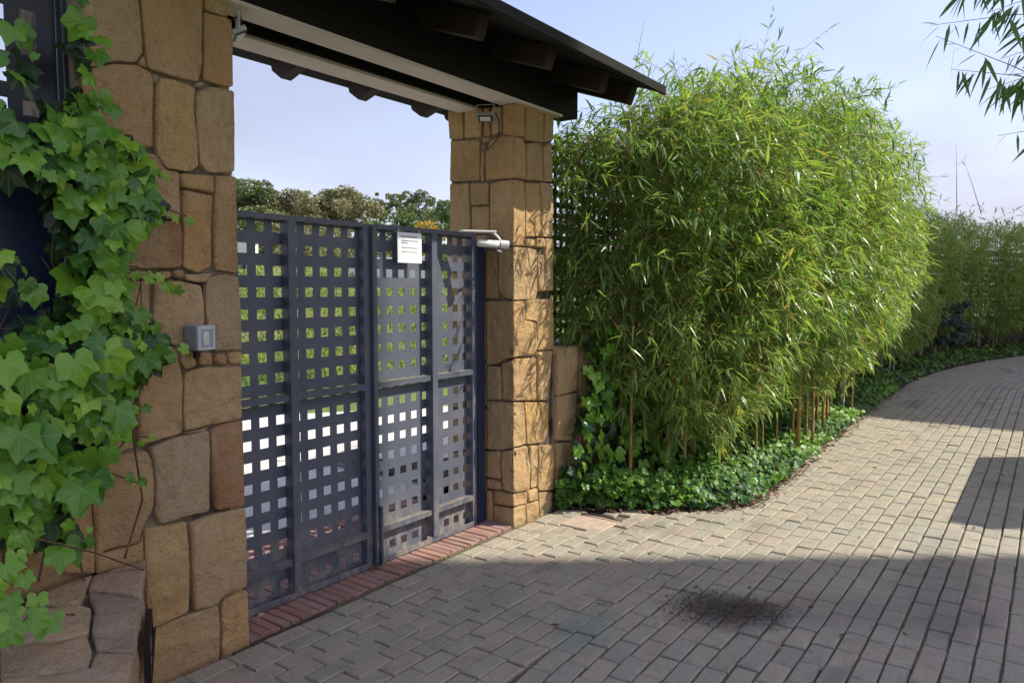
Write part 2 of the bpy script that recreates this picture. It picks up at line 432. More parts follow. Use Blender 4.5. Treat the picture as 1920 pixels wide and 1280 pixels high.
# rust-brown old sheaths deep in the clumps
M['grassblade'] = leaf_material('grass_blade', [(0.0, (0.06, 0.12, 0.02)), (0.4, (0.13, 0.22, 0.03)), (0.7, (0.22, 0.27, 0.05)), (1.0, (0.33, 0.28, 0.07))], 0.6, 0.3)
M['pine'] = leaf_material('pine_needles', [(0.0, (0.085, 0.115, 0.06)), (0.5, (0.14, 0.175, 0.08)), (1.0, (0.23, 0.25, 0.11))], 0.6, 0.2)
M['olive'] = leaf_material('olive_brush', [(0.0, (0.13, 0.12, 0.065)), (0.5, (0.21, 0.195, 0.10)), (1.0, (0.30, 0.27, 0.15))], 0.6, 0.2)
M['greenbush'] = leaf_material('bush_leaf', [(0.0, (0.04, 0.07, 0.025)), (0.5, (0.08, 0.14, 0.03)), (1.0, (0.16, 0.22, 0.05))], 0.5, 0.25)
M['bluebush'] = leaf_material('grey_blue_leaf', [(0.0, (0.08, 0.105, 0.09)), (0.5, (0.15, 0.19, 0.17)), (1.0, (0.25, 0.29, 0.26))], 0.5, 0.2)
M['gorse'] = leaf_material('yellow_blossom', [(0.0, (0.08, 0.12, 0.03)), (0.5, (0.16, 0.18, 0.04)), (0.62, (0.42, 0.29, 0.04)), (1.0, (0.55, 0.36, 0.05))], 0.6, 0.2)
t = NT('terrain'); _n = t.noise(0.35, 6, 0.6); _n2 = t.noise(9, 4, 0.7)
_c1 = t.ramp(_n, [(0.3, (0.09, 0.15, 0.03)), (0.5, (0.16, 0.21, 0.045)), (0.62, (0.25, 0.22, 0.08)), (0.75, (0.11, 0.15, 0.04))])
M['terrain'] = t.set(t.mix(t.remap(_n2, 0.35, 0.7, 0, 0.5), _c1, (0.05, 0.08, 0.02)), 0.95, t.bump(_n2, 0.5, 0.1))

# ------------------------------------------------------------------ terrain
GX0 = 2.96


def hill(x, y):
    d = 0.66 * (x - 3.0) + 0.75 * (y - 3.2)
    h = 0.0
    if y > 4 and d > 5.2:
        e = d - 5.2
        h = 0.115 * e if e < 40 else 0.115 * 40 + 0.03 * (e - 40)
        h = min(h, 7.0)
        h *= min(1.0, e / 4.0) * min(1.0, max(0.0, (y - 5.0) / 4.0))
    if h > 0: h += 0.25 * noise.noise(Vector((x * 0.25, y * 0.25, 0))) * min(1, h)
    return h


xs = np.concatenate([np.linspace(-900, -60, 8), np.linspace(-50, 130, 121), np.linspace(150, 900, 8)])
ys = np.concatenate([np.linspace(-900, -60, 8), np.linspace(-50, 3.4, 16), np.linspace(4.2, 130, 90), np.linspace(150, 900, 8)])
vv = [(x, y, hill(x, y) - 0.12) for y in ys for x in xs]
nx = len(xs)
ff = np.array([(j * nx + i, j * nx + i + 1, (j + 1) * nx + i + 1, (j + 1) * nx + i) for j in range(len(ys) - 1) for i in range(nx - 1)])
props(link('ground', np_mesh('ground', vv, [ff]), M['terrain'], None, True), kind='structure')

# ------------------------------------------------------------------ road frame
ARC_X, ARC_CY, EDGE_T = 13.6, -22.7, 1.96


def road_pt(s_, t_):
    """s along the drive, t to the left (towards the gate side)"""
    if s_ <= ARC_X:
        y = t_
        if t_ < 1.74 and s_ < 2.95: y -= 0.10 * (2.95 - s_) ** 2
        return s_, y, 0.0
    R0 = EDGE_T - ARC_CY
    a = (s_ - ARC_X) / (R0 - 1.5)
    r = t_ - ARC_CY
    return ARC_X + r * math.sin(a), ARC_CY + r * math.cos(a), -a


EDGE = [(4.50, 2.95), (4.58, 2.86), (4.75, 2.55), (4.92, 2.27), (5.17, 1.97), (5.50, 1.76), (6.2, 1.76), (7.3, 1.80), (8.6, 1.86), (9.93, 1.90), (12, 1.95), (13.6, 1.96)]
EDGE_ALL = EDGE + [road_pt(s_, 1.96)[:2] for s_ in np.linspace(14.5, 44, 34)]
EX = np.array([e[0] for e in EDGE_ALL]); EY = np.array([e[1] for e in EDGE_ALL])


def edge_y(x):
    return float(np.interp(x, EX, EY))


# pavement bed
SQ = []
for s_ in list(np.linspace(-3, 13.6, 24)) + list(np.linspace(14.4, 44, 34)):
    a = road_pt(s_, -1.02); b = road_pt(s_, 2.2 if s_ > 4.7 else 2.9)
    SQ.append(((s_ if s_ <= ARC_X else a[0], -1.02 if s_ <= ARC_X else a[1]), (s_ if s_ <= ARC_X else b[0], (2.2 if s_ > 6.2 else 2.9) if s_ <= ARC_X else b[1])))
bed_v = [(p[0], p[1], -0.012) for q in SQ for p in q]
bed_f = np.array([(2 * i, 2 * i + 2, 2 * i + 3, 2 * i + 1) for i in range(len(SQ) - 1)])
pavement = props(link('pavement', np_mesh('pavement', bed_v, [bed_f]), M['joint']), kind='structure')


def paver_vf(L, W, h=0.05, bv=0.006, jit=0.0, rng=RNG):
    hx, hy = L / 2, W / 2
    v = [(-hx, -hy, -h), (hx, -hy, -h), (hx, hy, -h), (-hx, hy, -h)]
    v += [(-hx, -hy, -bv), (hx, -hy, -bv), (hx, hy, -bv), (-hx, hy, -bv)]
    v += [(-hx + bv, -hy + bv, 0), (hx - bv, -hy + bv, 0), (hx - bv, hy - bv, 0), (-hx + bv, hy - bv, 0)]
    v = [(a + rng.uniform(-jit, jit), b + rng.uniform(-jit, jit), c) for a, b, c in v]
    f = [(8, 9, 10, 11)] + [(i, (i + 1) % 4, 4 + (i + 1) % 4, 4 + i) for i in range(4)] + [(4 + i, 4 + (i + 1) % 4, 8 + (i + 1) % 4, 8 + i) for i in range(4)]
    return v, f


SLAB = (4.44, 2.545, 0.17)
pav = []        # x, y, rot, L, W, z
t_ = -0.97
row = 0
while t_ < 2.86:
    gate_side = t_ > 1.70
    W = 0.0975 if gate_side else 0.0955
    off = (row % 2) * 0.1 + RNG.uniform(-0.02, 0.02) + (0.05 if gate_side else 0)
    s_ = -0.6 + off
    while s_ < 42:
        L = 0.1935
        if RNG.random() < 0.02: L = 0.095
        cx, cy, a = road_pt(s_ + L / 2, t_)
        ok = cy < edge_y(cx) + 0.05 if cx > 4.55 else cy < 2.86
        if cx > 44 or s_ > 4.6 and t_ > 2.05: ok = ok and s_ < 13.6 and t_ < 2.9
        if abs(cx - SLAB[0]) < SLAB[2] + 0.03 and abs(cy - SLAB[1]) < SLAB[2] + 0.0: ok = False
        if s_ > 18 and t_ < -1.1: ok = False
        if ok:
            if s_ <= ARC_X and t_ < 1.74 and s_ < 2.95:
                a = 0.2 * (2.95 - s_)
            pav.append((cx, cy, a + RNG.gauss(0, 0.006), L, W + RNG.uniform(-0.003, 0.001), 0.006 + RNG.gauss(0, 0.0028)))
        s_ += L + 0.0055 + RNG.uniform(0, 0.002)
    t_ += 0.1015 if gate_side else 0.1035
    row += 1


def in_view_size(P):
    x, y, z = project(P)
    return 1.0 / z if z > 0.2 and -30 < x < 1950 and y < 1310 else 0.0


pav.sort(key=lambda p: -in_view_size((p[0], p[1], 0)))
pm = {}
for k in range(6):
    v, f = paver_vf(0.193, 0.0945, 0.05, 0.006, 0.0022)
    me = bpy.data.meshes.new('paver'); me.from_pydata(v, [], f); me.update(); me.materials.append(M['paver']); pm[k] = me
for i, (x, y, a, L, W, z) in enumerate(pav[:298]):
    o = bpy.data.objects.new('paver', pm[RNG.randrange(6)]); COL.objects.link(o); o.parent = pavement
    o.location = (x, y, z); o.rotation_euler = (RNG.gauss(0, 0.010), RNG.gauss(0, 0.010), a); o.scale = (L / 0.193, W / 0.0945, 1)
V, F4, T = [], [], []
for (x, y, a, L, W, z) in pav[298:]:
    v, f = paver_vf(L, W, 0.03, 0.006, 0.0018)
    ca, sa = math.cos(a), math.sin(a); n = len(V)
    V += [(x + ca * p - sa * q, y + sa * p + ca * q, z + r) for p, q, r in v]
    F4 += [tuple(n + i for i in g) for g in f]; T += [RNG.random()] * len(v)
props(link('paver_field', np_mesh('paver_field', V, [np.array(F4)], T), M['paver'], pavement), kind='stuff')
_hx = SLAB[2] - 0.01
v, f = paver_vf(2 * _hx, 2 * _hx, 0.05, 0.006)
me = bpy.data.meshes.new('paving_slab'); me.from_pydata(v, [], f); me.update()
o = link('paving_slab', me, M['slab'], pavement, False, (SLAB[0], SLAB[1], 0.010)); o['label'] = 'pale square slab set among the pavers'

# threshold of bricks on edge under the gate
thr = props(MB().box(1.9, 4.2, 2.90, 4.3, -0.10, -0.012).build('threshold', M['joint']), kind='structure')
bme = []
for k in range(4):
    v, f = paver_vf(0.052, 0.29, 0.05, 0.005, 0.0025)
    me = bpy.data.meshes.new('brick'); me.from_pydata(v, [], f); me.update(); me.materials.append(M['brick']); bme.append(me)
for r, y in enumerate((3.09, 3.40, 3.71, 4.02)):
    x = 1.97
    while x < 4.10:
        o = bpy.data.objects.new('brick', bme[RNG.randrange(4)]); COL.objects.link(o); o.parent = thr
        o.location = (x, y, 0.004 + RNG.gauss(0, 0.0022)); o.rotation_euler = (0, 0, RNG.gauss(0, 0.012))
        x += 0.0575
# pale driveway behind the gate
dp = [(-6, 4.18), (12, 4.18), (11.5, 5.4), (9.5, 5.6), (6.4, 7.75), (2.5, 10.6), (-6, 13)]
props(MB().prism(dp, -0.1, 0.0).build('driveway', M['drive']), kind='structure')
# soil bed under the bamboo
bp = [(x, y + 0.005) for x, y in EDGE_ALL] + [(x, y + 2.2) for x, y in reversed(EDGE_ALL)]
bv_ = [(x, y, 0.004) for x, y in EDGE_ALL] + [(x, y + (0.9 if x > 4.7 else 0.1), 0.05) for x, y in EDGE_ALL] + [(x, y + 2.6, 0.05) for x, y in EDGE_ALL]
n_ = len(EDGE_ALL)
bf_ = np.array([(k * n_ + i, k * n_ + i + 1, (k + 1) * n_ + i + 1, (k + 1) * n_ + i) for k in range(2) for i in range(n_ - 1)])
props(link('planting_bed', np_mesh('planting_bed', bv_, [bf_]), M['soil'], None, True), kind='structure')


# ------------------------------------------------------------------ stones
def seg_dist(P, poly):
    A = poly; B = np.roll(poly, -1, 0)
    d = B - A; L2 = (d ** 2).sum(1) + 1e-12
    t = np.clip(((P[:, None, :] - A[None]) * d[None]).sum(2) / L2[None], 0, 1)
    q = A[None] + t[..., None] * d[None]
    return np.sqrt(((P[:, None, :] - q) ** 2).sum(2)).min(1)


def inside(P, poly):
    x, y = P[:, 0], P[:, 1]; c = np.zeros(len(P), bool)
    for (x1, y1), (x2, y2) in zip(poly, np.roll(poly, -1, 0)):
        if y1 == y2: continue
        k = ((y1 > y) != (y2 > y)) & (x < (x2 - x1) * (y - y1) / (y2 - y1) + x1)
        c ^= k
    return c


def round_poly(poly, gap, step=0.032, rough=0.003, seed=0.0):
    p = np.array(poly, float)
    area = 0.5 * np.sum(p[:, 0] * np.roll(p[:, 1], -1) - np.roll(p[:, 0], -1) * p[:, 1])
    if area < 0: p = p[::-1]
    q = []
    for i in range(len(p)):                    # cut corners a little
        a, b, c = p[i - 1], p[i], p[(i + 1) % len(p)]
        for o in (a, c):
            d = np.linalg.norm(o - b); k = min(0.009, 0.3 * d) / max(d, 1e-6)
            q.append(b + (o - b) * k)
    q = np.array(q)
    r = []
    for a, b in zip(q, np.roll(q, -1, 0)):
        n = max(1, int(np.linalg.norm(b - a) / step))
        for k in range(n): r.append(a + (b - a) * k / n)
    r = np.array(r)
    tan = np.roll(r, -1, 0) - np.roll(r, 1, 0); tan /= np.linalg.norm(tan, axis=1)[:, None] + 1e-9
    nrm = np.stack([-tan[:, 1], tan[:, 0]], 1)
    w = np.array([noise.noise(Vector((v[0] * 22, v[1] * 22, seed))) for v in r])
    return r + nrm * (gap + rough * w)[:, None]


def stone_mesh(poly, to3d, relief=0.011, rec=0.011, gap=0.0012, step=0.024, fold=False, seed=None, back=0.06):
    seed = RNG.uniform(0, 100) if seed is None else seed
    b = round_poly(poly, gap, step, 0.0035, seed)
    lo, hi = b.min(0), b.max(0)
    gx, gy = np.meshgrid(np.arange(lo[0], hi[0], step), np.arange(lo[1], hi[1], step))
    g = np.stack([gx.ravel(), gy.ravel()], 1); g += NP.uniform(-step * .25, step * .25, g.shape)
    if fold:
        zz = np.arange(lo[1], hi[1], step * .8)
        for u in (-0.012, 0.0, 0.012): g = np.concatenate([g[np.abs(g[:, 0] - u) > 0.006], np.stack([np.full_like(zz, u), zz], 1)])
    g = g[inside(g, b)]
    if len(g): g = g[seg_dist(g, b) > 0.010]
    ring = round_poly(b, 0.007, step * 1.2, 0.0, seed)
    ring = ring[inside(ring, b)]
    if len(ring): ring = ring[seg_dist(ring, b) > 0.0045]
    if len(ring) and len(g):
        dd = np.sqrt(((g[:, None] - ring[None]) ** 2).sum(2)).min(1); g = g[dd > 0.012]
    pts = np.concatenate([b, ring, g]) if len(g) else np.concatenate([b, ring])
    nb = len(b)
    vo, eo, fo, *_ = delaunay_2d_cdt([Vector(p) for p in pts], [(i, (i + 1) % nb) for i in range(nb)], [], 1, 1e-6)
    P = np.array([(v[0], v[1]) for v in vo])
    d = seg_dist(P, b)
    h = np.sqrt(np.clip(1 - (1 - np.clip(d / 0.009, 0, 1)) ** 2, 0, 1)) * relief
    nz = np.array([0.004 * noise.noise(Vector((p[0] * 5 + seed, p[1] * 5, seed))) + 0.006 * noise.noise(Vector((p[0] * 15, p[1] * 15 + seed, seed))) + 0.005 * noise.noise(Vector((p[0] * 34, p[1] * 37, seed))) for p in P])
    rg = random.Random(int(seed * 1e6)); cen = b.mean(0)
    fac = np.min([(P - cen - np.array([rg.gauss(0, .04), rg.gauss(0, .04)])) @ np.array([rg.gauss(0, 0.075), rg.gauss(0, 0.075)]) + rg.uniform(0.0, 0.006) for _ in range(5)], 0)
    chip = np.array([min(0.0, noise.noise(Vector((p[0] * 9 + seed * 3, p[1] * 9, 7.7))) + 0.22) for p in P]) * 0.035 * np.clip(1 - d / 0.06, 0, 1)
    h = h - rec + (nz + np.clip(fac, -0.016, 0.008) + chip) * np.clip(d / 0.012, 0, 1)
    top = [to3d(p[0], p[1], k) for p, k in zip(P, h)]
    onb = np.where(d < 1e-4)[0]
    fo = [tuple(f) for f in fo]
    # skirt: find border edges, push them back into the wall
    cnt = {}
    for f in fo:
        for i in range(len(f)):
            e = (f[i], f[(i + 1) % len(f)]); cnt[e] = 1
    border = [e for e in cnt if (e[1], e[0]) not in cnt]
    m = {}
    for e in border:
        for i in e:
            if i not in m:
                m[i] = len(top); top.append(to3d(P[i][0], P[i][1], -back))
    fo += [(e[1], e[0], m[e[0]], m[e[1]]) for e in border]
    me = bpy.data.meshes.new('stone'); me.from_pydata(top, [], fo); me.update()
    bm = bmesh.new(); bm.from_mesh(me); bmesh.ops.recalc_face_normals(bm, faces=bm.faces); bm.to_mesh(me); bm.free()
    return me


def add_stone(parent, poly, to3d, mat='stone', name='stone', label=None, **kw):
    o = link(name, stone_mesh(poly, to3d, **kw), M[mat], parent, True)
    if label: o['label'] = label
    return o


def courses(u0, u1, z0, z1, rng, hmin=0.14, hmax=0.34, wmin=0.15, wmax=0.36):
    """random squared rubble for the faces the photograph does not show"""
    z = z0
    while z < z1 - 0.04:
        h = min(rng.uniform(hmin, hmax), z1 - z)
        if z1 - z - h < 0.08: h = z1 - z
        u = u0
        while u < u1 - 0.04:
            w = min(rng.uniform(wmin, wmax), u1 - u)
            if u1 - u - w < 0.08: w = u1 - u
            j = lambda: rng.uniform(-0.008, 0.008)
            yield [(u + (j() if u > u0 else 0), z + j()), (u + w + (j() if u + w < u1 else 0), z + j()), (u + w + (j() if u + w < u1 else 0), z + h + j()), (u + (j() if u > u0 else 0), z + h + j())]
            u += w
        z += h


FRONT = 2.93
PX1 = 4.06
# --- left pillar
pil = empty('stone_pillar', (1.7, 3.2, 0), 'shaded tan stone gate pillar with ivy at its side and a grey socket box', 'pillar', 'stone gate pillars')
MB().box(1.33, 1.955, FRONT + 0.035, 3.49, -0.1, 2.80).build('core', M['mortar'], pil)


def front3(u, z, h): return (u, FRONT - h, z)


def px_front(pts, sc, ox, oy):
    r = []
    for x, y in pts:
        P = on_plane(ox + x / sc, oy + y / sc, 1, FRONT); r.append((P[0], P[2]))
    return r


c1, c2, c3 = (2.667, 0, 0), (2.667, 0, 400), (2.667, 0, 800)
LEFT = [
    (c1, [(425, -190), (705, -190), (700, 0), (715, 120), (722, 262), (690, 312), (600, 305), (545, 312), (462, 335), (425, 330)], 'stone'),
    (c1, [(712, -190), (1022, -190), (1020, 0), (1022, 100), (1018, 330), (1000, 412), (890, 385), (750, 340), (730, 200), (716, 60)], 'stone'),
    (c1, [(1030, -190), (1172, -190), (1172, 30), (1168, 75), (1130, 82), (1030, 45)], 'stone'),
    (c1, [(1030, 55), (1130, 88), (1168, 95), (1172, 200), (1174, 436), (1110, 425), (1025, 398)], 'stone'),
    (c1, [(425, 345), (500, 335), (560, 318), (690, 322), (768, 368), (776, 450), (770, 600), (776, 738), (700, 742), (600, 735), (425, 745)], 'stone'),
    (c1, [(696, 318), (724, 270), (746, 345)], 'stone'),
    (c1, [(768, 362), (800, 372), (800, 405), (780, 420)], 'stone_pale'),
    (c1, [(800, 380), (870, 395), (985, 435), (978, 560), (995, 700), (1002, 830), (960, 857), (840, 842), (786, 760), (782, 560), (788, 430)], 'stone'),
    (c1, [(985, 412), (1030, 405), (1022, 440), (990, 440)], 'stone_pale'),
    (c1, [(990, 458), (1060, 430), (1176, 452), (1180, 600), (1182, 862), (1050, 862), (1010, 820), (998, 700), (985, 570)], 'stone'),
    (c1, [(425, 755), (600, 742), (790, 770), (835, 850), (905, 862), (908, 1000), (910, 1092), (740, 1100), (425, 1105)], 'stone'),
    (c1, [(912, 865), (1080, 878), (1078, 968), (1000, 952), (912, 935)], 'stone'),
    (c1, [(918, 948), (1000, 962), (1072, 976), (1066, 1100), (1064, 1330), (1000, 1366), (925, 1335), (928, 1150), (916, 1050)], 'stone'),
    (c1, [(1085, 878), (1186, 882), (1192, 1060), (1197, 1367), (1080, 1350), (1072, 1100)], 'stone'),
    (c1, [(425, 1115), (700, 1110), (910, 1102), (920, 1200), (918, 1330), (870, 1342), (700, 1345), (425, 1340)], 'stone_red'),
    (c2, [(425, 290), (770, 288), (775, 325), (620, 328), (425, 330)], 'stone'),
    (c2, [(782, 292), (862, 288), (862, 325), (785, 335)], 'stone'),
    (c2, [(870, 285), (928, 280), (925, 325), (872, 325)], 'stone_red'),
    (c2, [(932, 300), (1010, 306), (1075, 296), (1040, 345), (1000, 345), (930, 330)], 'stone'),
    (c2, [(425, 340), (600, 335), (755, 340), (760, 582), (640, 595), (425, 610)], 'stone'),
    (c2, [(776, 345), (900, 338), (1012, 360), (1030, 450), (1028, 560), (985, 600), (955, 660), (900, 668), (800, 625), (770, 590)], 'stone'),
    (c2, [(1045, 322), (1092, 306), (1200, 312), (1212, 500), (1218, 682), (1085, 690), (1055, 640), (1042, 545), (1035, 420)], 'stone_pale'),
    (c2, [(1078, 702), (1142, 700), (1142, 758), (1080, 752)], 'stone_red'),
    (c2, [(1150, 695), (1214, 690), (1216, 756), (1150, 752)], 'stone'),
    (c2, [(992, 690), (1068, 696), (1070, 758), (1005, 760)], 'stone'),
    (c2, [(908, 690), (965, 680), (995, 762), (935, 785), (905, 745)], 'stone'),
    (c2, [(690, 615), (800, 632), (890, 680), (915, 795), (920, 850), (918, 1098), (780, 1142), (695, 1165), (685, 900)], 'stone'),
    (c2, [(425, 620), (680, 605), (678, 900), (685, 1168), (520, 1222), (425, 1220)], 'stone'),
    (c2, [(930, 798), (1030, 768), (1216, 765), (1218, 1028), (1090, 1052), (1040, 1066), (930, 1092), (925, 900)], 'stone'),
    (c2, [(928, 1098), (1050, 1070), (1030, 1090), (935, 1102)], 'stone_pale'),
    (c3, [(505, 165), (740, 118), (768, 180), (778, 290), (775, 410), (730, 482), (700, 582), (620, 600), (488, 636), (470, 430), (455, 190)], 'stone'),
    (c3, [(755, 108), (870, 58), (1052, 18), (1060, 120), (1055, 260), (1056, 420), (900, 466), (810, 492), (782, 430), (788, 280), (772, 170)], 'stone_pale'),
    (c3, [(1062, 14), (1130, -14), (1220, -32), (1228, 200), (1232, 395), (1092, 420), (1068, 300), (1066, 200)], 'stone_red'),
    (c3, [(488, 642), (620, 606), (702, 588), (724, 540), (726, 720), (488, 740)], 'stone'),
    (c3, [(330, 330), (450, 250), (468, 430), (482, 640), (482, 740), (300, 740)], 'stone'),
    (c3, [(730, 510), (940, 475), (950, 560), (958, 700), (950, 930), (770, 1012), (742, 900), (728, 780)], 'stone'),
    (c3, [(962, 480), (1090, 435), (1234, 405), (1242, 600), (1244, 800), (1122, 850), (1090, 900), (980, 925), (972, 800), (962, 600)], 'stone'),
    (c3, [(738, 1024), (940, 945), (1100, 895), (1110, 1000), (1106, 1150), (1090, 1230), (920, 1310), (738, 1400)], 'stone'),
    (c3, [(1115, 900), (1122, 868), (1246, 815), (1250, 900), (1256, 1120), (1180, 1190), (1100, 1225), (1118, 1150)], 'stone'),
]
for fr, pts, mt in LEFT:
    add_stone(pil, px_front(pts, *fr), front3, mt)
lrng = random.Random(5)
for poly in courses(0, 0.56, 0.0, 2.8, lrng):     # opening side of the left pillar
    add_stone(pil, poly, lambda u, z, h: (1.955 + 0.03 + h, FRONT + 0.03 + u, z), 'stone', step=0.06)

# --- right pillar: stones wrap from the opening side (u<0) to the road side (u>0)
pir = empty('stone_pillar', (4.3, 3.2, 0), 'sunlit tan stone gate pillar between the gate and the bamboo', 'pillar', 'stone gate pillars')
MB().box(PX1 + 0.035, 4.55, FRONT + 0.035, 3.50, -0.1, 2.82).build('core', M['mortar'], pir)
CORNER_PX = 963.4


def px_wrap(pts, sc, ox, oy):
    r = []
    for x, y in pts:
        X, Y_ = ox + x / sc, oy + y / sc
        if X < CORNER_PX:
            P = on_plane(X, Y_, 0, PX1); r.append((-(P[1] - FRONT), P[2]))
        else:
            P = on_plane(X, Y_, 1, FRONT); r.append((P[0] - PX1, P[2]))
    return r


def wrap3(u, z, h):
    if u < -0.013: return (PX1 - h, FRONT - u, z)
    if u > 0.013: return (PX1 + u, FRONT - h, z)
    k = 0.8 if abs(u) < 0.004 else 1.0
    return (PX1 + max(u, 0) - h * k, FRONT + max(-u, 0) - h * k, z)


d7, d8 = (3.047, 820, 180), (3.047, 820, 580)
RIGHT = [
    (d7, [(55, 82), (140, 80), (143, 245), (62, 248)]), (d7, [(150, 78), (250, 66), (255, 230), (150, 240)]),
    (d7, [(260, 66), (297, 62), (297, 230), (262, 235)]), (d7, [(303, 62), (357, 55), (360, 205), (305, 226)]),
    (d7, [(368, 50), (435, 42), (503, 48), (505, 235), (440, 227), (370, 222)]),
    (d7, [(515, 55), (615, 80), (612, 265), (522, 256), (508, 240)]), (d7, [(620, 90), (668, 100), (664, 262), (618, 262)]),
    (d7, [(70, 254), (236, 248), (238, 480), (68, 490)]), (d7, [(244, 240), (297, 234), (292, 264), (246, 264)]),
    (d7, [(245, 272), (266, 272), (263, 487), (241, 487)]),
    (d7, [(270, 310), (300, 250), (350, 232), (438, 228), (490, 240), (511, 270), (514, 476), (440, 470), (272, 482)]),
    (d7, [(519, 270), (580, 264), (606, 290), (613, 486), (518, 481)]), (d7, [(614, 288), (660, 268), (667, 490), (618, 490)]),
    (d7, [(66, 500), (175, 498), (185, 782), (66, 785)]), (d7, [(181, 498), (287, 494), (285, 620), (186, 626)]),
    (d7, [(190, 632), (290, 627), (292, 786), (192, 786)]),
    (d7, [(295, 500), (350, 482), (438, 474), (502, 486), (510, 560), (508, 800), (504, 856), (440, 856), (390, 851), (320, 802), (296, 792)]),
    (d7, [(514, 494), (590, 500), (597, 620), (602, 802), (513, 806)]), (d7, [(598, 492), (655, 500), (668, 520), (666, 808), (607, 802), (602, 620)]),
    (d7, [(513, 814), (561, 816), (563, 860), (513, 860)]), (d7, [(567, 814), (621, 812), (621, 866), (568, 866)]),
    (d7, [(626, 812), (668, 812), (668, 1110), (624, 1116), (622, 900)]), (d7, [(581, 908), (618, 908), (619, 1118), (583, 1118)]),
    (d7, [(60, 792), (180, 794), (186, 990), (60, 1000)]), (d7, [(60, 1008), (255, 998), (262, 1160), (60, 1165)]), (d7, [(188, 795), (280, 795), (262, 870), (258, 990), (192, 992)]),
    (d7, [(270, 880), (332, 888), (335, 1158), (268, 1156)]),
    (d7, [(344, 890), (380, 866), (440, 862), (512, 864), (576, 880), (577, 1120), (566, 1166), (440, 1166), (380, 1152), (342, 1112)]),
    (d8, [(60, -46), (150, -48), (150, 140), (60, 145)]), (d8, [(158, -48), (266, -50), (268, 300), (158, 310)]), (d8, [(60, 152), (150, 148), (150, 320), (60, 325)]),
    (d8, [(275, -48), (440, -44), (505, -50), (508, 62), (570, 72), (571, 266), (440, 272), (385, 282), (330, 312), (276, 320)]),
    (d8, [(514, -52), (668, -62), (670, 230), (577, 236), (576, 68), (514, 58)]),
    (d8, [(60, 335), (150, 330), (155, 560), (60, 565)]), (d8, [(162, 325), (268, 322), (270, 560), (165, 560)]),
    (d8, [(278, 325), (355, 328), (359, 515), (278, 518)]),
    (d8, [(362, 312), (440, 282), (571, 275), (573, 520), (440, 525), (365, 516)]),
    (d8, [(580, 243), (666, 236), (642, 500), (637, 521), (580, 522)]),
    (d8, [(278, 526), (440, 532), (500, 530), (506, 600), (515, 770), (440, 790), (350, 802), (278, 800)]),
    (d8, [(508, 530), (640, 530), (641, 700), (610, 760), (521, 772)]),
    (d8, [(60, 575), (165, 572), (165, 800), (60, 810)]), (d8, [(172, 572), (270, 570), (272, 800), (172, 800)]), (d8, [(60, 820), (270, 810), (272, 960), (60, 970)]),
    (d8, [(60, 980), (268, 970), (268, 1215), (60, 1190)]),
    (d8, [(278, 812), (351, 812), (351, 970), (280, 956)]),
    (d8, [(363, 815), (440, 796), (521, 780), (536, 900), (531, 1034), (440, 1050), (370, 1030), (360, 900)]),
    (d8, [(529, 780), (582, 778), (576, 1010), (541, 1022)]),
    (d8, [(590, 780), (666, 770), (674, 850), (672, 1030), (590, 1040), (581, 1010)]),
    (d8, [(280, 968), (355, 985), (362, 1032), (280, 1022)]),
    (d8, [(312, 1034), (440, 1056), (520, 1044), (521, 1110), (440, 1126), (322, 1110)]),
    (d8, [(526, 1038), (576, 1020), (579, 1088), (526, 1104)]),
    (d8, [(275, 1034), (305, 1040), (311, 1232), (275, 1226)]),
    (d8, [(316, 1120), (440, 1136), (511, 1114), (513, 1240), (440, 1262), (316, 1250)]),
    (d8, [(516, 1112), (585, 1092), (591, 1200), (516, 1250)]),
    (d8, [(588, 1046), (650, 1040), (668, 1050), (660, 1160), (594, 1200)]),
]
for fr, pts in RIGHT:
    q = px_wrap(pts, *fr)
    us = [p[0] for p in q]
    add_stone(pir, q, wrap3, 'stone', fold=min(us) < -0.02 and max(us) > 0.02)
for poly in courses(0, 0.5, 0.0, 2.8, lrng):      # fence side of the right pillar
    add_stone(pir, poly, lambda u, z, h: (4.55 + h, 3.48 - u, z), 'stone', step=0.06)

# --- low stone wall that carries the lattice fence, right of the pillar
lw = empty('stone_wall', (6, 3.1, 0), 'low tan stone wall half hidden by ivy beside the sunlit pillar', 'wall')
MB().box(4.60, 14.0, FRONT + 0.04, 3.40, -0.1, 1.19).build('core', M['mortar'], lw)
for fr, pts in [(d8, [(674, 228), (808, 212), (812, 330), (806, 462), (672, 500)]), (d8, [(646, 510), (806, 475), (800, 640), (772, 748), (648, 762)]),
                (d8, [(674, 770), (806, 758), (800, 900), (780, 1010), (676, 1030)])]:
    q = px_wrap(pts, *fr)
    q = [(max(u, 0.555), z) for u, z in q]
    add_stone(lw, q, wrap3, 'stone')
for poly in courses(4.96, 7.6, 0.0, 1.2, lrng):
    add_stone(lw, poly, front3, 'stone', step=0.07)
for x0 in np.arange(4.6, 13.9, 0.62):
    add_stone(lw, [(x0, 2.95), (x0 + 0.6, 2.95), (x0 + 0.6, 3.40), (x0, 3.40)], lambda u, v, h: (u, v, 1.20 + h), 'stone', step=0.08)

# --- stone base behind the ivy, left of the left pillar
lb = empty('stone_wall', (0, 3.1, 0), 'stone base wall under the navy fence, almost hidden by ivy', 'wall')
MB().box(-3.0, 1.325, FRONT + 0.06, 3.40, -0.1, 1.38).build('core', M['mortar'], lb)
add_stone(lb, [(1.33 + 0.0, 0.52), (1.36, 0.52), (1.36, 0.80), (1.33, 0.8)], front3, 'stone')
for poly in courses(0.1, 1.325, 0.5, 1.40, lrng):
    add_stone(lb, poly, lambda u, z, h: (u, FRONT + 0.025 - h, z), 'stone', step=0.06)

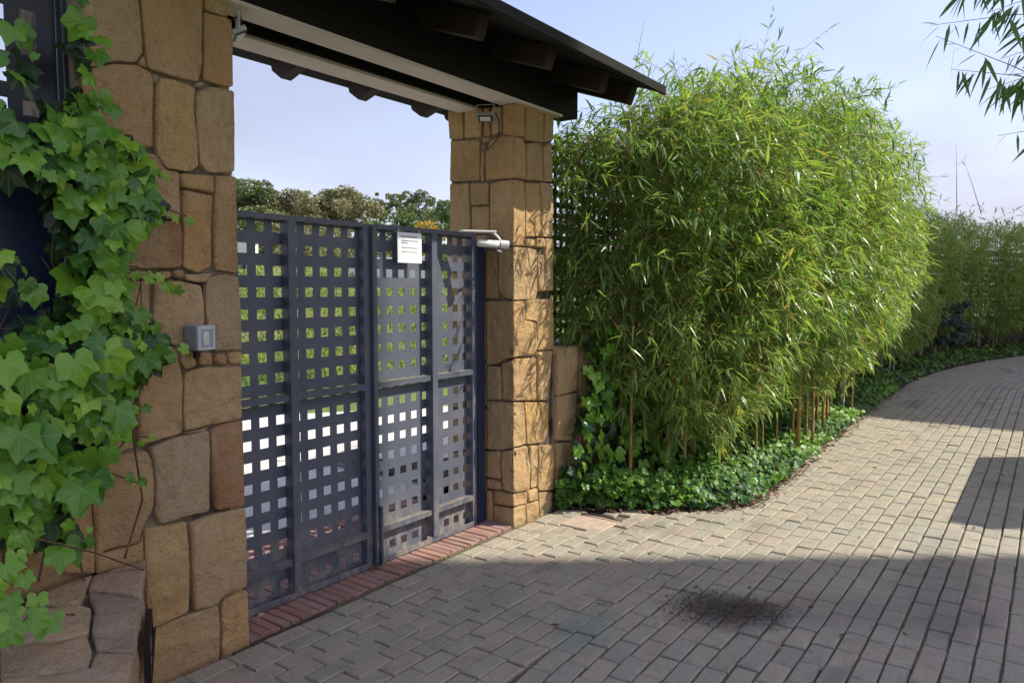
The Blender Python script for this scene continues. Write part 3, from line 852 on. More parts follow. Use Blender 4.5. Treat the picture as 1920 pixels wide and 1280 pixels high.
# --- low wing wall with flagstone top, bottom left
wing = empty('wing_wall', (0.9, 2.4, 0), 'low splayed stone wall with a flat pinkish top below the ivy', 'wall')
TOPZ = 0.55
wp = [(1.50, 2.90), (0.70, 1.52), (-0.6, 2.2), (-0.6, 2.90)]
MB().prism([(1.47, 2.89), (0.685, 1.55), (-0.58, 2.22), (-0.58, 2.89)], -0.1, TOPZ - 0.03).build('core', M['mortar'], wing)
c3g = (2.667, 0, 800)


def top3(u, v, h): return (u, v, TOPZ + h)


TOPS = [
    ([(470, 640), (600, 610), (725, 598), (722, 690), (600, 700), (480, 690)], 'cap_stone'),
    ([(410, 705), (600, 706), (722, 700), (716, 830), (560, 810), (440, 800)], 'cap_stone'),
    ([(170, 735), (400, 700), (430, 800), (400, 860), (280, 880), (150, 850)], 'cap_stone'),
    ([(440, 815), (560, 822), (712, 838), (690, 960), (668, 1105), (480, 1100), (455, 1000), (470, 900)], 'cap_grey'),
    ([(60, 900), (290, 890), (395, 872), (460, 890), (445, 1010), (300, 1060), (60, 1075)], 'cap_stone'),
    ([(0, 1085), (300, 1070), (440, 1030), (460, 1105), (440, 1190), (200, 1220), (0, 1230)], 'cap_stone'),
    ([(0, 1240), (200, 1230), (450, 1195), (480, 1112), (665, 1118), (640, 1290), (600, 1600), (0, 1600)], 'cap_stone'),
    ([(-300, 760), (-20, 760), (50, 900), (40, 1080), (-300, 1080)], 'cap_stone'),
]
for pts, mt in TOPS:
    q = []
    for x, y in pts:
        P = on_plane(x / 2.667, 800 + y / 2.667, 2, TOPZ); P[1] = min(P[1], 2.905); k_ = max(0.0, (P[0] - 1.51) * 0.865 - (P[1] - 2.905) * 0.502 + 0.004)
        q.append((P[0] - 0.865 * k_, P[1] + 0.502 * k_))
    add_stone(wing, q, top3, mt, relief=0.012, rec=0.012, step=0.035)
WN = Vector((0.865, -0.502, 0)); WT = Vector((-0.502, -0.865, 0)); W0 = Vector((1.51, 2.905, 0))


def wing3(u, z, h):
    P = W0 + WT * u + WN * (h - 0.005)
    return (P.x, P.y, z)


for poly, mt in [([(0.0, 0.0), (0.22, 0.0), (0.22, 0.5), (0.0, 0.5)], 'stone_red'), ([(0.23, 0.0), (0.62, 0.0), (0.62, 0.19), (0.23, 0.19)], 'stone'),
                 ([(0.23, 0.45), (0.5, 0.45), (0.5, 0.525), (0.23, 0.525)], 'cap_grey'), ([(0.51, 0.2), (0.9, 0.2), (0.9, 0.525), (0.51, 0.525)], 'cap_grey'),
                 ([(0.63, 0), (1.1, 0), (1.1, 0.19), (0.63, 0.19)], 'stone'), ([(0.91, 0.2), (1.5, 0.2), (1.5, 0.525), (0.91, 0.525)], 'cap_grey'), ([(1.11, 0), (1.5, 0), (1.5, 0.19), (1.11, 0.19)], 'stone')]:
    add_stone(wing, poly, wing3, mt, step=0.05, relief=0.014)

# ------------------------------------------------------------------ perforated panels


def lattice_mesh(name, xc, zc, hw, hh, x0, x1, z0, z1, th=0.003):
    """steel sheet in the XZ plane with square holes centred on xc x zc"""
    xs = [x0] + [v for x in xc for v in (x - hw, x + hw)] + [x1]
    zs = [z0] + [v for z in zc for v in (z - hh, z + hh)] + [z1]
    nx, nz = len(xs), len(zs)
    V = [(x, -th / 2, z) for z in zs for x in xs] + [(x, th / 2, z) for z in zs for x in xs]
    o = nx * nz
    F = []
    hole = lambda i, j: i % 2 == 1 and j % 2 == 1
    for j in range(nz - 1):
        for i in range(nx - 1):
            a, b, c, d = j * nx + i, j * nx + i + 1, (j + 1) * nx + i + 1, (j + 1) * nx + i
            if hole(i, j):
                F += [(a, a + o, b + o, b), (b, b + o, c + o, c), (c, c + o, d + o, d), (d, d + o, a + o, a)]
            else:
                F += [(a, b, c, d), (d + o, c + o, b + o, a + o)]
    return np_mesh(name, V, [np.array(F)])


GY = 3.20                                      # plane of the perforated sheet
ROWS = [0.082 + 0.1087 * k for k in range(18)]


def gate_leaf(x0, x1, mull, cols, ztop0, ztop1, label):
    r = empty('gate_leaf', ((x0 + x1) / 2, GY, 0), label, 'gate', 'gate leaves')
    o = link('perforated_panel', lattice_mesh('perforated_panel', cols, ROWS, 0.0258, 0.0245, x0 + 0.01, x1 - 0.01, 0.015, 1.975), M['gate'], r)
    o.matrix_parent_inverse = Matrix.Identity(4); o.location = (0 - r.location.x, 0, 0)
    yb = GY - 0.004
    MB().box(x0, x0 + 0.042, yb - 0.045, yb + 0.012, 0.01, 1.985).build('stile', M['gate'], r, 0.002)
    MB().box(x1 - 0.042, x1, yb - 0.045, yb + 0.012, 0.01, 1.985).build('stile', M['gate'], r, 0.002)
    MB().box(mull - 0.024, mull - 0.018, yb - 0.062, yb - 0.001, 0.045, 1.965).add([], []).box(mull - 0.017, mull + 0.024, yb - 0.062, yb - 0.056, 0.045, 1.965).build('mullion', M['gate'], r)
    MB().box(x0 + 0.043, x1 - 0.043, yb - 0.050, yb + 0.010, 1.965, 1.992).build('top_rail', M['gate'], r, 0.002)
    for z in (1.075, 0.215):
        m = MB()
        for a, b in ((x0 + 0.043, mull - 0.0245), (mull + 0.0245, x1 - 0.043)):
            m.box(a, b, yb - 0.050, yb - 0.001, z, z + 0.006).box(a, b, yb - 0.050, yb - 0.044, z - 0.026, z - 0.001)
        m.build('rail', M['gate'], r)
    MB().box(x0 + 0.043, x1 - 0.043, yb - 0.056, yb - 0.001, 0.012, 0.018).box(x0 + 0.043, x1 - 0.043, yb - 0.056, yb - 0.050, 0.019, 0.044).build('bottom_rail', M['gate'], r)
    for z in (1.80, 1.1, 0.3):
        pass
    return r


colsL = [2.082 + 0.0995 * k for k in range(9)]
colsR = [3.072 + 0.0996 * k for k in range(9)]
gl = gate_leaf(2.00, 2.965, 2.425, colsL, 2, 2, 'shaded leaf of the dark perforated steel gate, beside the shaded pillar')
gr = gate_leaf(2.985, 3.935, 3.50, colsR, 2, 2, 'sunlit leaf of the dark perforated steel gate bearing the white notice')
MB().box(3.005, 3.02, GY - 0.085, GY - 0.055, 0.0, 0.36).box(2.998, 3.028, GY - 0.066, GY - 0.05, 0.27, 0.29).box(2.998, 3.028, GY - 0.066, GY - 0.05, 0.12, 0.14).build('drop_bolt', M['gate'], gr, 0.002)
MB().box(2.972, 2.99, GY - 0.075, GY - 0.051, 0.03, 1.97).build('cover_strip', M['gate'], gr, 0.002)
gp = props(MB().box(3.952, 4.036, GY - 0.045, GY + 0.05, 0.0, 1.95).box(3.942, 3.951, GY - 0.03, GY + 0.02, 0.05, 1.9).build('gate_post', M['fence'], None, 0.003), 'narrow dark steel gate post against the sunlit pillar', 'post')
props(MB().box(1.958 + 0.032, 1.998, GY - 0.03, GY + 0.04, 0.0, 1.97).build('gate_post', M['fence'], None, 0.002), 'dark steel gate post beside the shaded pillar', 'post')

# notice
sg = empty('notice_sign', (3.27, GY - 0.07, 1.86), 'white notice with rows of small grey print on the gate', 'sign')
MB().box(3.170, 3.376, GY - 0.073, GY - 0.069, 1.775, 1.955).build('plate', M['paper'], sg, 0.001)
m = MB()
srng = random.Random(3)
for z, h, a, b in ((1.925, 0.010, 3.20, 3.335), (1.903, 0.008, 3.20, 3.345), (1.889, 0.008, 3.20, 3.258), (1.862, 0.007, 3.205, 3.34), (1.838, 0.006, 3.205, 3.335)):
    x = a
    while x < b:
        w = srng.uniform(0.004, 0.013)
        m.box(x, min(x + w, b), GY - 0.0742, GY - 0.0738, z, z + h * srng.uniform(0.7, 1)); x += w + 0.003
props(m.build('lettering', M['ink'], sg), kind='stuff')
for x in (3.18, 3.356): MB().box(x, x + 0.01, GY - 0.070, GY - 0.03, 1.955, 1.972).build('bracket', M['alu'], sg)

# ------------------------------------------------------------------ gate roof
rf = empty('gate_roof', (3.05, 3.3, 2.84), 'dark timber gable roof spanning the two stone pillars', 'roof')
RX0, RX1 = 1.05, 4.97
for y0, y1 in ((2.885, 3.05), (3.235, 3.42)):
    b = MB().box(1.2, 4.80, y0, y1, 2.862, 3.10).build('beam', M['beam'], rf, 0.004)
    s1 = MB().box(1.2, 4.60, y0 + 0.004, y1 - 0.004, 2.842, 2.860)
    o = s1.build('soffit_board', M['soffit'], b, 0.002)
RZ, RYR = 3.385, 3.40                          # ridge height at rafter top
for x in (1.20, 1.85, 2.50, 3.15, 3.81, 4.46, 4.86):
    # front and rear rafter, tails cut square to the slope
    for y_e, z_e in ((2.45, 3.050), (4.22, 3.13)):
        d = Vector((0, y_e - RYR, z_e - RZ)); d.normalize()
        n = Vector((0, -d.z, d.y));
        if n.z < 0: n = -n
        A = Vector((0, RYR, RZ)); B = Vector((0, y_e, z_e)); dep = 0.135 if y_e < RYR else 0.185
        sec = [A, B, B - n * dep * 0.52, B - n * dep - d * (0.004 if y_e < RYR else 0.07), A - n * dep]
        vs = [(x - 0.04, p.y, p.z) for p in sec] + [(x + 0.04, p.y, p.z) for p in sec]
        m = MB().add(vs, [(0, 1, 2, 3, 4), (9, 8, 7, 6, 5)] + [(i, 5 + i, 5 + (i + 1) % 5, (i + 1) % 5) for i in range(5)])
        m.build('rafter', M['rafter'], rf, 0.003)
for (ya, za, yb_, zb) in ((2.30, 2.9975, RYR, RZ), (RYR, RZ, 4.30, 3.10)):
    nb_ = 9
    for k in range(nb_):                         # sarking boards along the roof
        f0, f1 = k / nb_, (k + 1) / nb_ - 0.006
        y0, z0, y1, z1 = ya + (yb_ - ya) * f0, za + (zb - za) * f0 + 0.002, ya + (yb_ - ya) * f1, za + (zb - za) * f1 + 0.002
        vs = [(RX0, y0, z0), (RX1, y0, z0), (RX1, y1, z1), (RX0, y1, z1)]
        vs += [(a, b_, c + 0.022) for a, b_, c in vs]
        MB().add(vs, [(0, 3, 2, 1), (4, 5, 6, 7), (0, 1, 5, 4), (1, 2, 6, 5), (2, 3, 7, 6), (3, 0, 4, 7)]).build('roof_board', M['board'], rf)
    vs = [(RX0 - 0.03, ya, za + 0.026), (RX1 + 0.03, ya, za + 0.026), (RX1 + 0.03, yb_, zb + 0.026), (RX0 - 0.03, yb_, zb + 0.026)]
    vs += [(a, b_, c + 0.022) for a, b_, c in vs]
    MB().add(vs, [(0, 3, 2, 1), (4, 5, 6, 7), (0, 1, 5, 4), (1, 2, 6, 5), (2, 3, 7, 6), (3, 0, 4, 7)]).build('roof_covering', M['fascia'], rf)
MB().box(RX0 - 0.02, RX1 + 0.02, 2.275, 2.297, 2.985, 3.045).build('eaves_board', M['fascia'], rf, 0.003)


# ------------------------------------------------------------------ small fittings
def flood(loc, rz, label):
    r = empty('floodlight', loc, label, 'floodlight', 'small floodlights under the gate roof', rz)
    inv = Matrix.Identity(4)
    parts = []
    parts.append(MB().box(-0.055, 0.055, -0.012, 0.012, -0.035, 0.035).build('housing', M['alu'], None, 0.004))
    parts.append(MB().box(-0.047, 0.047, -0.0165, -0.0125, -0.028, 0.028).build('bezel', M['black'], None))
    parts.append(MB().box(-0.036, 0.036, -0.0205, -0.017, -0.019, 0.019).build('lens', M['lens'], None))
    parts.append(MB().box(-0.06, -0.057, -0.006, 0.006, -0.012, 0.075).box(0.057, 0.06, -0.006, 0.006, -0.012, 0.075).box(-0.06, 0.06, -0.006, 0.006, 0.0752, 0.079).build('bracket', M['alu'], None))
    for p in parts: p.parent = r; p.matrix_parent_inverse = inv
    for p in parts[:3]: p.rotation_euler = (rad(62), 0, 0)
    return r


f1 = flood((3.975, 3.10, 2.758), rad(-62), 'small white floodlight under the roof on the sunlit pillar')
MB().tube([(4.03, 3.06, 2.79), (4.02, 3.02, 2.72), (4.025, 3.03, 2.62), (4.03, 3.10, 2.57), (4.034, 3.15, 2.55)], 0.004, 6).build('cable', M['cable'], f1)
MB().tube([(4.02, 3.16, 2.76), (4.02, 3.17, 2.66), (4.03, 3.17, 2.54)], 0.0035, 6).build('cable', M['cable'], f1)
f2 = flood((2.045, 2.99, 2.755), rad(60), 'small floodlight hanging at the top of the shaded pillar')
MB().tube([(2.0, 2.955, 2.79), (2.02, 2.94, 2.825), (2.04, 2.95, 2.80), (2.045, 2.98, 2.77)], 0.004, 6).build('cable', M['cable'], f2)

# security camera on a bracket, pointing along the gate
sc_ = empty('security_camera', (3.95, 3.03, 1.9), 'white bullet camera with a hood beside the gate on the sunlit pillar', 'camera')
A = Vector((3.80, 3.035, 1.918)); B = Vector((3.96, 2.90, 1.908)); d = (B - A).normalized()
MB().tube([A, A + d * 0.012, B - d * 0.06], [0.018, 0.024, 0.024], 14).build('body', M['white'], sc_, 0, True)
MB().tube([B - d * 0.058, B], [0.028, 0.027], 14).build('front_ring', M['white'], sc_, 0, False)
MB().tube([B + d * 0.0005, B + d * 0.003], 0.015, 12).build('lens', M['black'], sc_)
s_ = d.cross(Vector((0, 0, 1))).normalized()
A2 = Vector((3.70, 3.10, 1.985)); B2 = Vector((3.89, 2.955, 1.985)); d2 = (B2 - A2).normalized(); s2 = d2.cross(Vector((0, 0, 1))).normalized()
q = [A2 - s2 * 0.026, B2 - s2 * 0.03, B2 + s2 * 0.03, A2 + s2 * 0.026]
vs = [tuple(p) for p in q] + [tuple(p + Vector((0, 0, 0.012))) for p in q]
MB().add(vs, [(0, 3, 2, 1), (4, 5, 6, 7), (0, 1, 5, 4), (1, 2, 6, 5), (2, 3, 7, 6), (3, 0, 4, 7)]).build('hood', M['white'], sc_, 0.003)
MB().tube([B2 - d2 * 0.012 + Vector((0, 0, -0.001)), B2 + d2 * 0.018 + Vector((0, 0, -0.028)), B - d * 0.055 + Vector((0, 0, 0.026))], 0.008, 8).build('strut', M['white'], sc_)
MB().tube([(3.905, 2.955, 1.888), (3.93, 2.975, 1.872), (4.05, 3.02, 1.868)], 0.009, 8).build('arm', M['alu'], sc_)

# grey socket box on the left pillar
P0 = on_plane(381, 633, 1, 2.86)
bx = empty('socket_box', (P0[0], 2.9, P0[2]), 'small grey weatherproof socket box on the shaded stone pillar', 'socket')
bx.rotation_euler = (0, 0, rad(6))
inv = Matrix.Identity(4)
for nm, mb_, mt in (('case', MB().box(-0.044, 0.044, -0.05, 0.03, -0.052, 0.052), 'greyplastic'),
                    ('lid_frame', MB().box(-0.042, 0.042, -0.056, -0.051, 0.034, 0.05).box(-0.042, 0.042, -0.056, -0.051, -0.05, -0.038).box(-0.042, -0.028, -0.056, -0.051, -0.0375, 0.0335).box(0.03, 0.042, -0.056, -0.051, -0.0375, 0.0335), 'greylight'),
                    ('flap', MB().box(-0.027, 0.029, -0.0535, -0.051, -0.0372, 0.0332), 'greyplastic'),
                    ('switch', MB().box(-0.014, 0.012, -0.0565, -0.054, -0.03, 0.026), 'cream'),
                    ('cable_gland', MB().tube([(-0.012, -0.01, -0.053), (-0.014, -0.004, -0.085)], 0.014, 8), 'black')):
    o = mb_.build(nm, M[mt], None, 0.003 if nm == 'case' else 0.0); o.parent = bx; o.matrix_parent_inverse = inv

# louvred wall light on the side of the wing wall
wlt = empty('wall_light', tuple(W0 + WT * 0.36 + WN * 0.012 + Vector((0, 0, 0.33))), 'black framed recessed lamp in the side of the low stone wall', 'lamp')
wlt.rotation_euler = (0, 0, math.atan2(WT.y, WT.x))
for nm, mb_, mt in (('frame', MB().box(-0.12, 0.12, -0.01, 0.012, 0.085, 0.10).box(-0.12, 0.12, -0.01, 0.012, -0.10, -0.085).box(-0.12, -0.105, -0.01, 0.012, -0.085, 0.085).box(0.105, 0.12, -0.01, 0.012, -0.085, 0.085), 'black'),
                    ('glass', MB().box(-0.105, 0.105, -0.012, 0.006, -0.085, 0.085), 'fixglass'), ('hood', MB().box(-0.11, 0.11, 0.0125, 0.022, 0.02, 0.03), 'black')):
    o = mb_.build(nm, M[mt], None); o.parent = wlt; o.matrix_parent_inverse = inv

# ------------------------------------------------------------------ fences
lf = empty('lattice_fence', (0.3, 3.05, 1.4), 'navy steel fence with solid lower sheet and lattice top behind the ivy', 'fence')
cx_ = [1.216 - 0.1 * k for k in range(20)][::-1]; cz_ = [2.275 + 0.1075 * k for k in range(7)]
o = link('lattice_panel', lattice_mesh('lattice_panel', cx_, cz_, 0.026, 0.026, -0.8, 1.31, 2.2, 3.0), M['lattice'], lf)
o.matrix_parent_inverse = Matrix.Identity(4); o.location = (-0.3, 0.0, -1.4)
MB().box(-0.8, 1.31, 3.05, 3.053, 1.36, 2.165).build('solid_panel', M['fence'], lf)
MB().box(-0.8, 1.31, 3.005, 3.07, 2.167, 2.197).build('rail', M['lattice'], lf, 0.002)
MB().box(1.312, 1.352, 3.00, 3.07, 1.36, 3.02).build('post', M['lattice'], lf, 0.003)
MB().box(1.3525, 1.357, 3.0, 3.03, 2.0, 2.9).build('edge_strip', M['alu'], lf)
rfn = empty('lattice_fence', (5.5, 3.25, 1.2), 'dark square lattice fence on the stone wall behind the near bamboo', 'fence')
for k in range(5):
    x0 = 4.60 + k * 1.9
    cx_ = [x0 + 0.07 + 0.088 * i for i in range(21)]; cz_ = [1.28 + 0.088 * i for i in range(18)]
    o = link('lattice_panel', lattice_mesh('lattice_panel', cx_, cz_, 0.023, 0.023, x0 + 0.01, x0 + 1.88, 1.215, 2.82), M['lattice'], rfn)
    o.matrix_parent_inverse = Matrix.Identity(4); o.location = (-5.5, 0, -1.2)
    MB().box(x0 - 0.02, x0 + 0.008, 3.225, 3.275, 1.205, 2.85).build('post', M['lattice'], rfn)
ffn = empty('lattice_fence', (19, 2.9, 0.6), 'dark lattice fence behind the far shaded bamboo', 'fence')
path = [(14.2, 3.25), (17.5, 3.1), (20.5, 2.6), (23.5, 1.8), (26.5, 0.7), (29.5, -0.7)]
for (xa, ya), (xb, yb2) in zip(path[:-1], path[1:]):
    L = math.hypot(xb - xa, yb2 - ya)
    n_ = int(L / 0.14)
    me = lattice_mesh('lattice_panel', [0.1 + 0.14 * i for i in range(n_ - 1)], [0.65 + 0.14 * i for i in range(14)], 0.042, 0.042, 0.01, L - 0.01, 0.1, 2.65)
    o = link('lattice_panel', me, M['lattice'], ffn); o.matrix_parent_inverse = Matrix.Identity(4)
    o.location = (xa - 19, ya - 2.9, -0.6); o.rotation_euler = (0, 0, math.atan2(yb2 - ya, xb - xa))

for (xa, ya), (xb, yb2) in zip(path[:-1], path[1:]):
    MB().prism([(xa, ya + 0.03), (xb, yb2 + 0.03), (xb + 0.05, yb2 + 0.25), (xa + 0.05, ya + 0.25)], -0.1, 0.85).build('base_wall', M['mortar'], ffn)

# ------------------------------------------------------------------ ivy
def ivy_outline(rng, detail=True):
    lobes = 0
    k = lambda a: a * rng.uniform(0.9, 1.1)
    pts = []
    if detail:
        right = [(0, 1.0), (8, 0.88), (17, 0.77), (28, 0.68), (39, 0.74), (52, k(0.85)), (65, 0.74), (82, 0.60), (98, 0.62), (115, k(0.66)), (136, 0.56), (160, 0.36)]
    else:
        right = [(0, 1.0), (24, 0.7), (52, k(0.84)), (82, 0.6), (115, k(0.64)), (150, 0.4)]
    for a, r in right: pts.append((r * math.sin(rad(a)), r * math.cos(rad(a))))
    left = [(-x * rng.uniform(0.9, 1.05), y) for x, y in pts[1:]][::-1]
    return pts + [(0, -0.08)] + left


def ivy_leaf_vf(rng, detail=True):
    out = ivy_outline(rng, detail)
    fold = rng.uniform(0.12, 0.5); droop = rng.uniform(0.10, 0.5); rip = rng.uniform(0.02, 0.06); ph = rng.uniform(0, 6)
    def z(x, y): return fold * abs(x) * 0.8 - droop * (y * y if y > 0 else 0.6 * y * y) - 0.22 * x * x + rip * math.sin(9 * math.atan2(x, y) + ph)
    n = len(out)
    V = [(0, 0, 0)]; uv = [(0, 0)]
    if detail:
        for x, y in out: V.append((x * .5, y * .5, z(x * .5, y * .5))); uv.append((x * .5, y * .5))
    for x, y in out: V.append((x, y, z(x, y))); uv.append((x, y))
    F = [(0, 1 + i, 1 + (i + 1) % n) for i in range(n)]
    F = [(a, c, b) for a, b, c in F]
    if detail:
        for i in range(n):
            a, b, c, d = 1 + i, 1 + (i + 1) % n, 1 + n + (i + 1) % n, 1 + n + i
            F += [(a, b, c, d)]
    return V, F, uv


def set_uv(me, uv):
    l = me.uv_layers.new(name='leaf')
    vi = np.zeros(len(me.loops), np.int32); me.loops.foreach_get('vertex_index', vi)
    l.data.foreach_set('uv', np.asarray(uv, np.float32)[vi].ravel())


irng = random.Random(21)
IVM = []
for k in range(16):
    V, F, uv = ivy_leaf_vf(irng)
    me = bpy.data.meshes.new('leaf'); me.from_pydata(V, [], F); me.update(); set_uv(me, uv)
    a = me.attributes.new('tint', 'FLOAT', 'POINT'); a.data.foreach_set('value', [(k / 15.0)] * len(V))
    me.polygons.foreach_set('use_smooth', [True] * len(me.polygons)); me.materials.append(M['ivy'])
    IVM.append(me)


def leaf_matrix(P, nrm, tipdir, size, rng):
    z = Vector(nrm).normalized(); y = Vector(tipdir); y = (y - z * y.dot(z)).normalized(); x = y.cross(z)
    m = Matrix(((x.x, y.x, z.x, 0), (x.y, y.y, z.y, 0), (x.z, y.z, z.z, 0), (0, 0, 0, 1)))
    return Matrix.Translation(P) @ m @ Matrix.Scale(size, 4)


def joined_leaves(name, mats, mat, parent=None, detail=False, tints=None, nvar=10, seed=1):
    rng = random.Random(seed)
    var = [ivy_leaf_vf(rng, detail) for _ in range(nvar)]
    VV, F3, F4, UV, TT = [], [], [], [], []
    n = 0
    for i, m in enumerate(mats):
        V, F, uv = var[i % nvar]
        A = np.array(V); R = np.array(m)[:3]
        VV.append(A @ R[:, :3].T + R[:, 3]); UV += uv
        for f in F:
            (F3 if len(f) == 3 else F4).append([q + n for q in f])
        TT += [tints[i] if tints is not None else rng.random()] * len(V)
        n += len(V)
    faces = [np.array(F3)] + ([np.array(F4)] if F4 else [])
    me = np_mesh(name, np.concatenate(VV), faces, TT); set_uv(me, UV)
    o = link(name, me, mat, parent, True)
    return o


def poly_sample(poly, n, rng, mind):
    P = np.array(poly, float); lo, hi = P.min(0), P.max(0); out = []; tries = 0
    while len(out) < n and tries < n * 60:
        tries += 1
        q = np.array([rng.uniform(lo[0], hi[0]), rng.uniform(lo[1], hi[1])])
        if not inside(q[None], P)[0]: continue
        if mind and out and min((q[0] - o[0]) ** 2 + (q[1] - o[1]) ** 2 for o in out) < mind ** 2: continue
        out.append(q)
    return out


ivl = empty('ivy_plant', (0.9, 2.8, 0.55), 'big leaved ivy climbing over the navy fence and shaded pillar', 'ivy')
# region of the wall it covers, as (x, z) on the wall plane
def wallpoly(px): return [tuple(on_plane(x, y, 1, 2.80)[[0, 2]]) for x, y in px]


IV_MAIN = [wallpoly(p) for p in (
    [(-40, 255), (60, 245), (130, 185), (185, 175), (190, 205), (175, 240), (225, 265), (275, 300), (285, 385), (250, 425), (195, 440), (225, 480), (215, 560), (275, 600), (300, 655), (275, 695), (240, 715), (215, 785), (180, 825), (165, 895), (130, 945), (140, 1005), (80, 1025), (-40, 1005), (-40, 640), (60, 622), (130, 560), (130, 430), (85, 345), (-40, 315)],
    [(-40, 470), (70, 500), (70, 560), (-40, 560)], [(-40, 40), (60, 60), (70, 110), (40, 260), (-40, 260)], [(135, 0), (165, 0), (170, 150), (140, 150)])]
counts = [232, 9, 8, 7]
front, tn = [], []
lrng2 = random.Random(77)
k = 0
for poly, cnt in zip(IV_MAIN, counts):
    for q in poly_sample(poly, cnt, lrng2, 0.033):
        y = 2.80 - lrng2.uniform(-0.02, 0.20) * (1.0 if q[0] < 1.3 else 0.5)
        # keep the same picture of the plant when it stands out from the wall
        P = Vector((q[0], y, q[1]))
        nrm = Vector((-0.25 + lrng2.gauss(0, 0.48), -1.0, 0.50 + lrng2.gauss(0, 0.50)))
        tip = Vector((lrng2.gauss(0.05, 0.55), -0.2, -1.0))
        size = lrng2.choice((0.03, 0.042, 0.052, 0.06, 0.068, 0.078, 0.092)) * lrng2.uniform(0.85, 1.15)
        o = bpy.data.objects.new('leaf', IVM[min(15, max(0, int(lrng2.gauss(10.2, 3.4))))]); COL.objects.link(o)
        o.parent = ivl; o.matrix_parent_inverse = Matrix.Translation((-0.9, -2.8, -0.55)); o.matrix_local = o.matrix_parent_inverse.inverted() @ Matrix.Identity(4)
        o.matrix_basis = leaf_matrix(P, nrm, tip, size, lrng2)
# sprigs that reach out over the stones, and the bunch over the wing wall
SPR = [((300, 395), (350, 405)), ((290, 520), (330, 540)), ((270, 505), (300, 520)), ((300, 700), (335, 650)), ((250, 740), (270, 770)), ((205, 890), (260, 905)), ((240, 830), (280, 820)), ((330, 640), (312, 660)), ((295, 300), (300, 330))]
stm = MB()
for (x0, y0), (x1, y1) in SPR:
    A = on_plane(x0 - 60, y0 - 10, 1, 2.86); B = on_plane(x1, y1, 1, 2.86)
    stm.tube([Vector(A), (Vector(A) + Vector(B)) / 2 + Vector((0, -0.01, 0.015)), Vector(B)], 0.003, 5)
    for f_ in (0.45, 0.75, 1.0):
        P = Vector(A).lerp(Vector(B), f_) + Vector((lrng2.uniform(-.01, .01), -0.02, lrng2.uniform(-.02, .02)))
        o = bpy.data.objects.new('leaf', IVM[lrng2.randrange(8, 16)]); COL.objects.link(o); o.parent = ivl; o.matrix_parent_inverse = Matrix.Translation((-0.9, -2.8, -0.55))
        o.matrix_basis = leaf_matrix(P, Vector((lrng2.gauss(-.2, .4), -1, lrng2.gauss(.4, .4))), Vector((lrng2.gauss(0.3, .6), 0, -1)), lrng2.uniform(0.022, 0.042), lrng2)
for (px, py, yy) in ((10, 1060, 2.35), (45, 1080, 2.33), (20, 1120, 2.3), (70, 1120, 2.33), (5, 1150, 2.3), (60, 1160, 2.3), (30, 1040, 2.38), (-10, 1100, 2.3), (15, 1180, 2.28), (90, 1155, 2.33)):
    P = Vector(on_plane(px, py, 1, yy))
    o = bpy.data.objects.new('leaf', IVM[lrng2.randrange(7, 15)]); COL.objects.link(o); o.parent = ivl; o.matrix_parent_inverse = Matrix.Translation((-0.9, -2.8, -0.55))
    o.matrix_basis = leaf_matrix(P, Vector((lrng2.gauss(-.2, .3), -1, lrng2.gauss(.6, .3))), Vector((lrng2.gauss(0.2, .6), -.2, -1)), lrng2.uniform(0.035, 0.075), lrng2)
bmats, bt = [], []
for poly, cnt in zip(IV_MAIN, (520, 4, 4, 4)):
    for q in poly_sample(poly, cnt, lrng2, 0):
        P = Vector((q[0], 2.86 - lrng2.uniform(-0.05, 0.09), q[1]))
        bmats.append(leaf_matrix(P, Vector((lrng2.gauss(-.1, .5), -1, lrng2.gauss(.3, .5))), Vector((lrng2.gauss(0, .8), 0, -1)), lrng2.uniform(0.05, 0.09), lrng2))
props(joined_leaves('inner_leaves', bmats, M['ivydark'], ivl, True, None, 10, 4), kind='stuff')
bmats, bt = [], []
for q in poly_sample(IV_MAIN[0], 230, lrng2, 0.02):
    P = Vector((q[0], 2.80 - lrng2.uniform(-0.03, 0.17) * (1.0 if q[0] < 1.3 else 0.5), q[1]))
    bmats.append(leaf_matrix(P, Vector((lrng2.gauss(-.2, .55), -1, lrng2.gauss(.5, .5))), Vector((lrng2.gauss(0, .8), -.2, -1)), lrng2.uniform(0.018, 0.05), lrng2)); bt.append(min(1, max(0.1, lrng2.gauss(0.72, 0.25))))
props(joined_leaves('small_leaves', bmats, M['ivy'], ivl, True, bt, 12, 14), kind='stuff')
for k in range(16):
    x = lrng2.uniform(0.55, 1.4); z = lrng2.uniform(0.5, 0.9); pts = []
    for j in range(7):
        pts.append((x, 2.87 + lrng2.uniform(-.02, .01), z)); x += lrng2.gauss(0.0, 0.07); z += lrng2.uniform(0.08, 0.26); x = min(x, 1.5)
    stm.tube(pts, 0.005, 5, 0.0025)
for (px0, py0, px1, py1) in ((0, 1175, 140, 1150), (70, 1010, 270, 1068), (30, 1200, 60, 1140)):
    A = Vector(on_plane(px0, py0, 1, 2.4)); B = Vector(on_plane(px1, py1, 1, 2.6)); stm.tube([A, (A + B) / 2 + Vector((0, 0, 0.01)), B], 0.003, 5)
stm.build('stem', M['stem'], ivl)

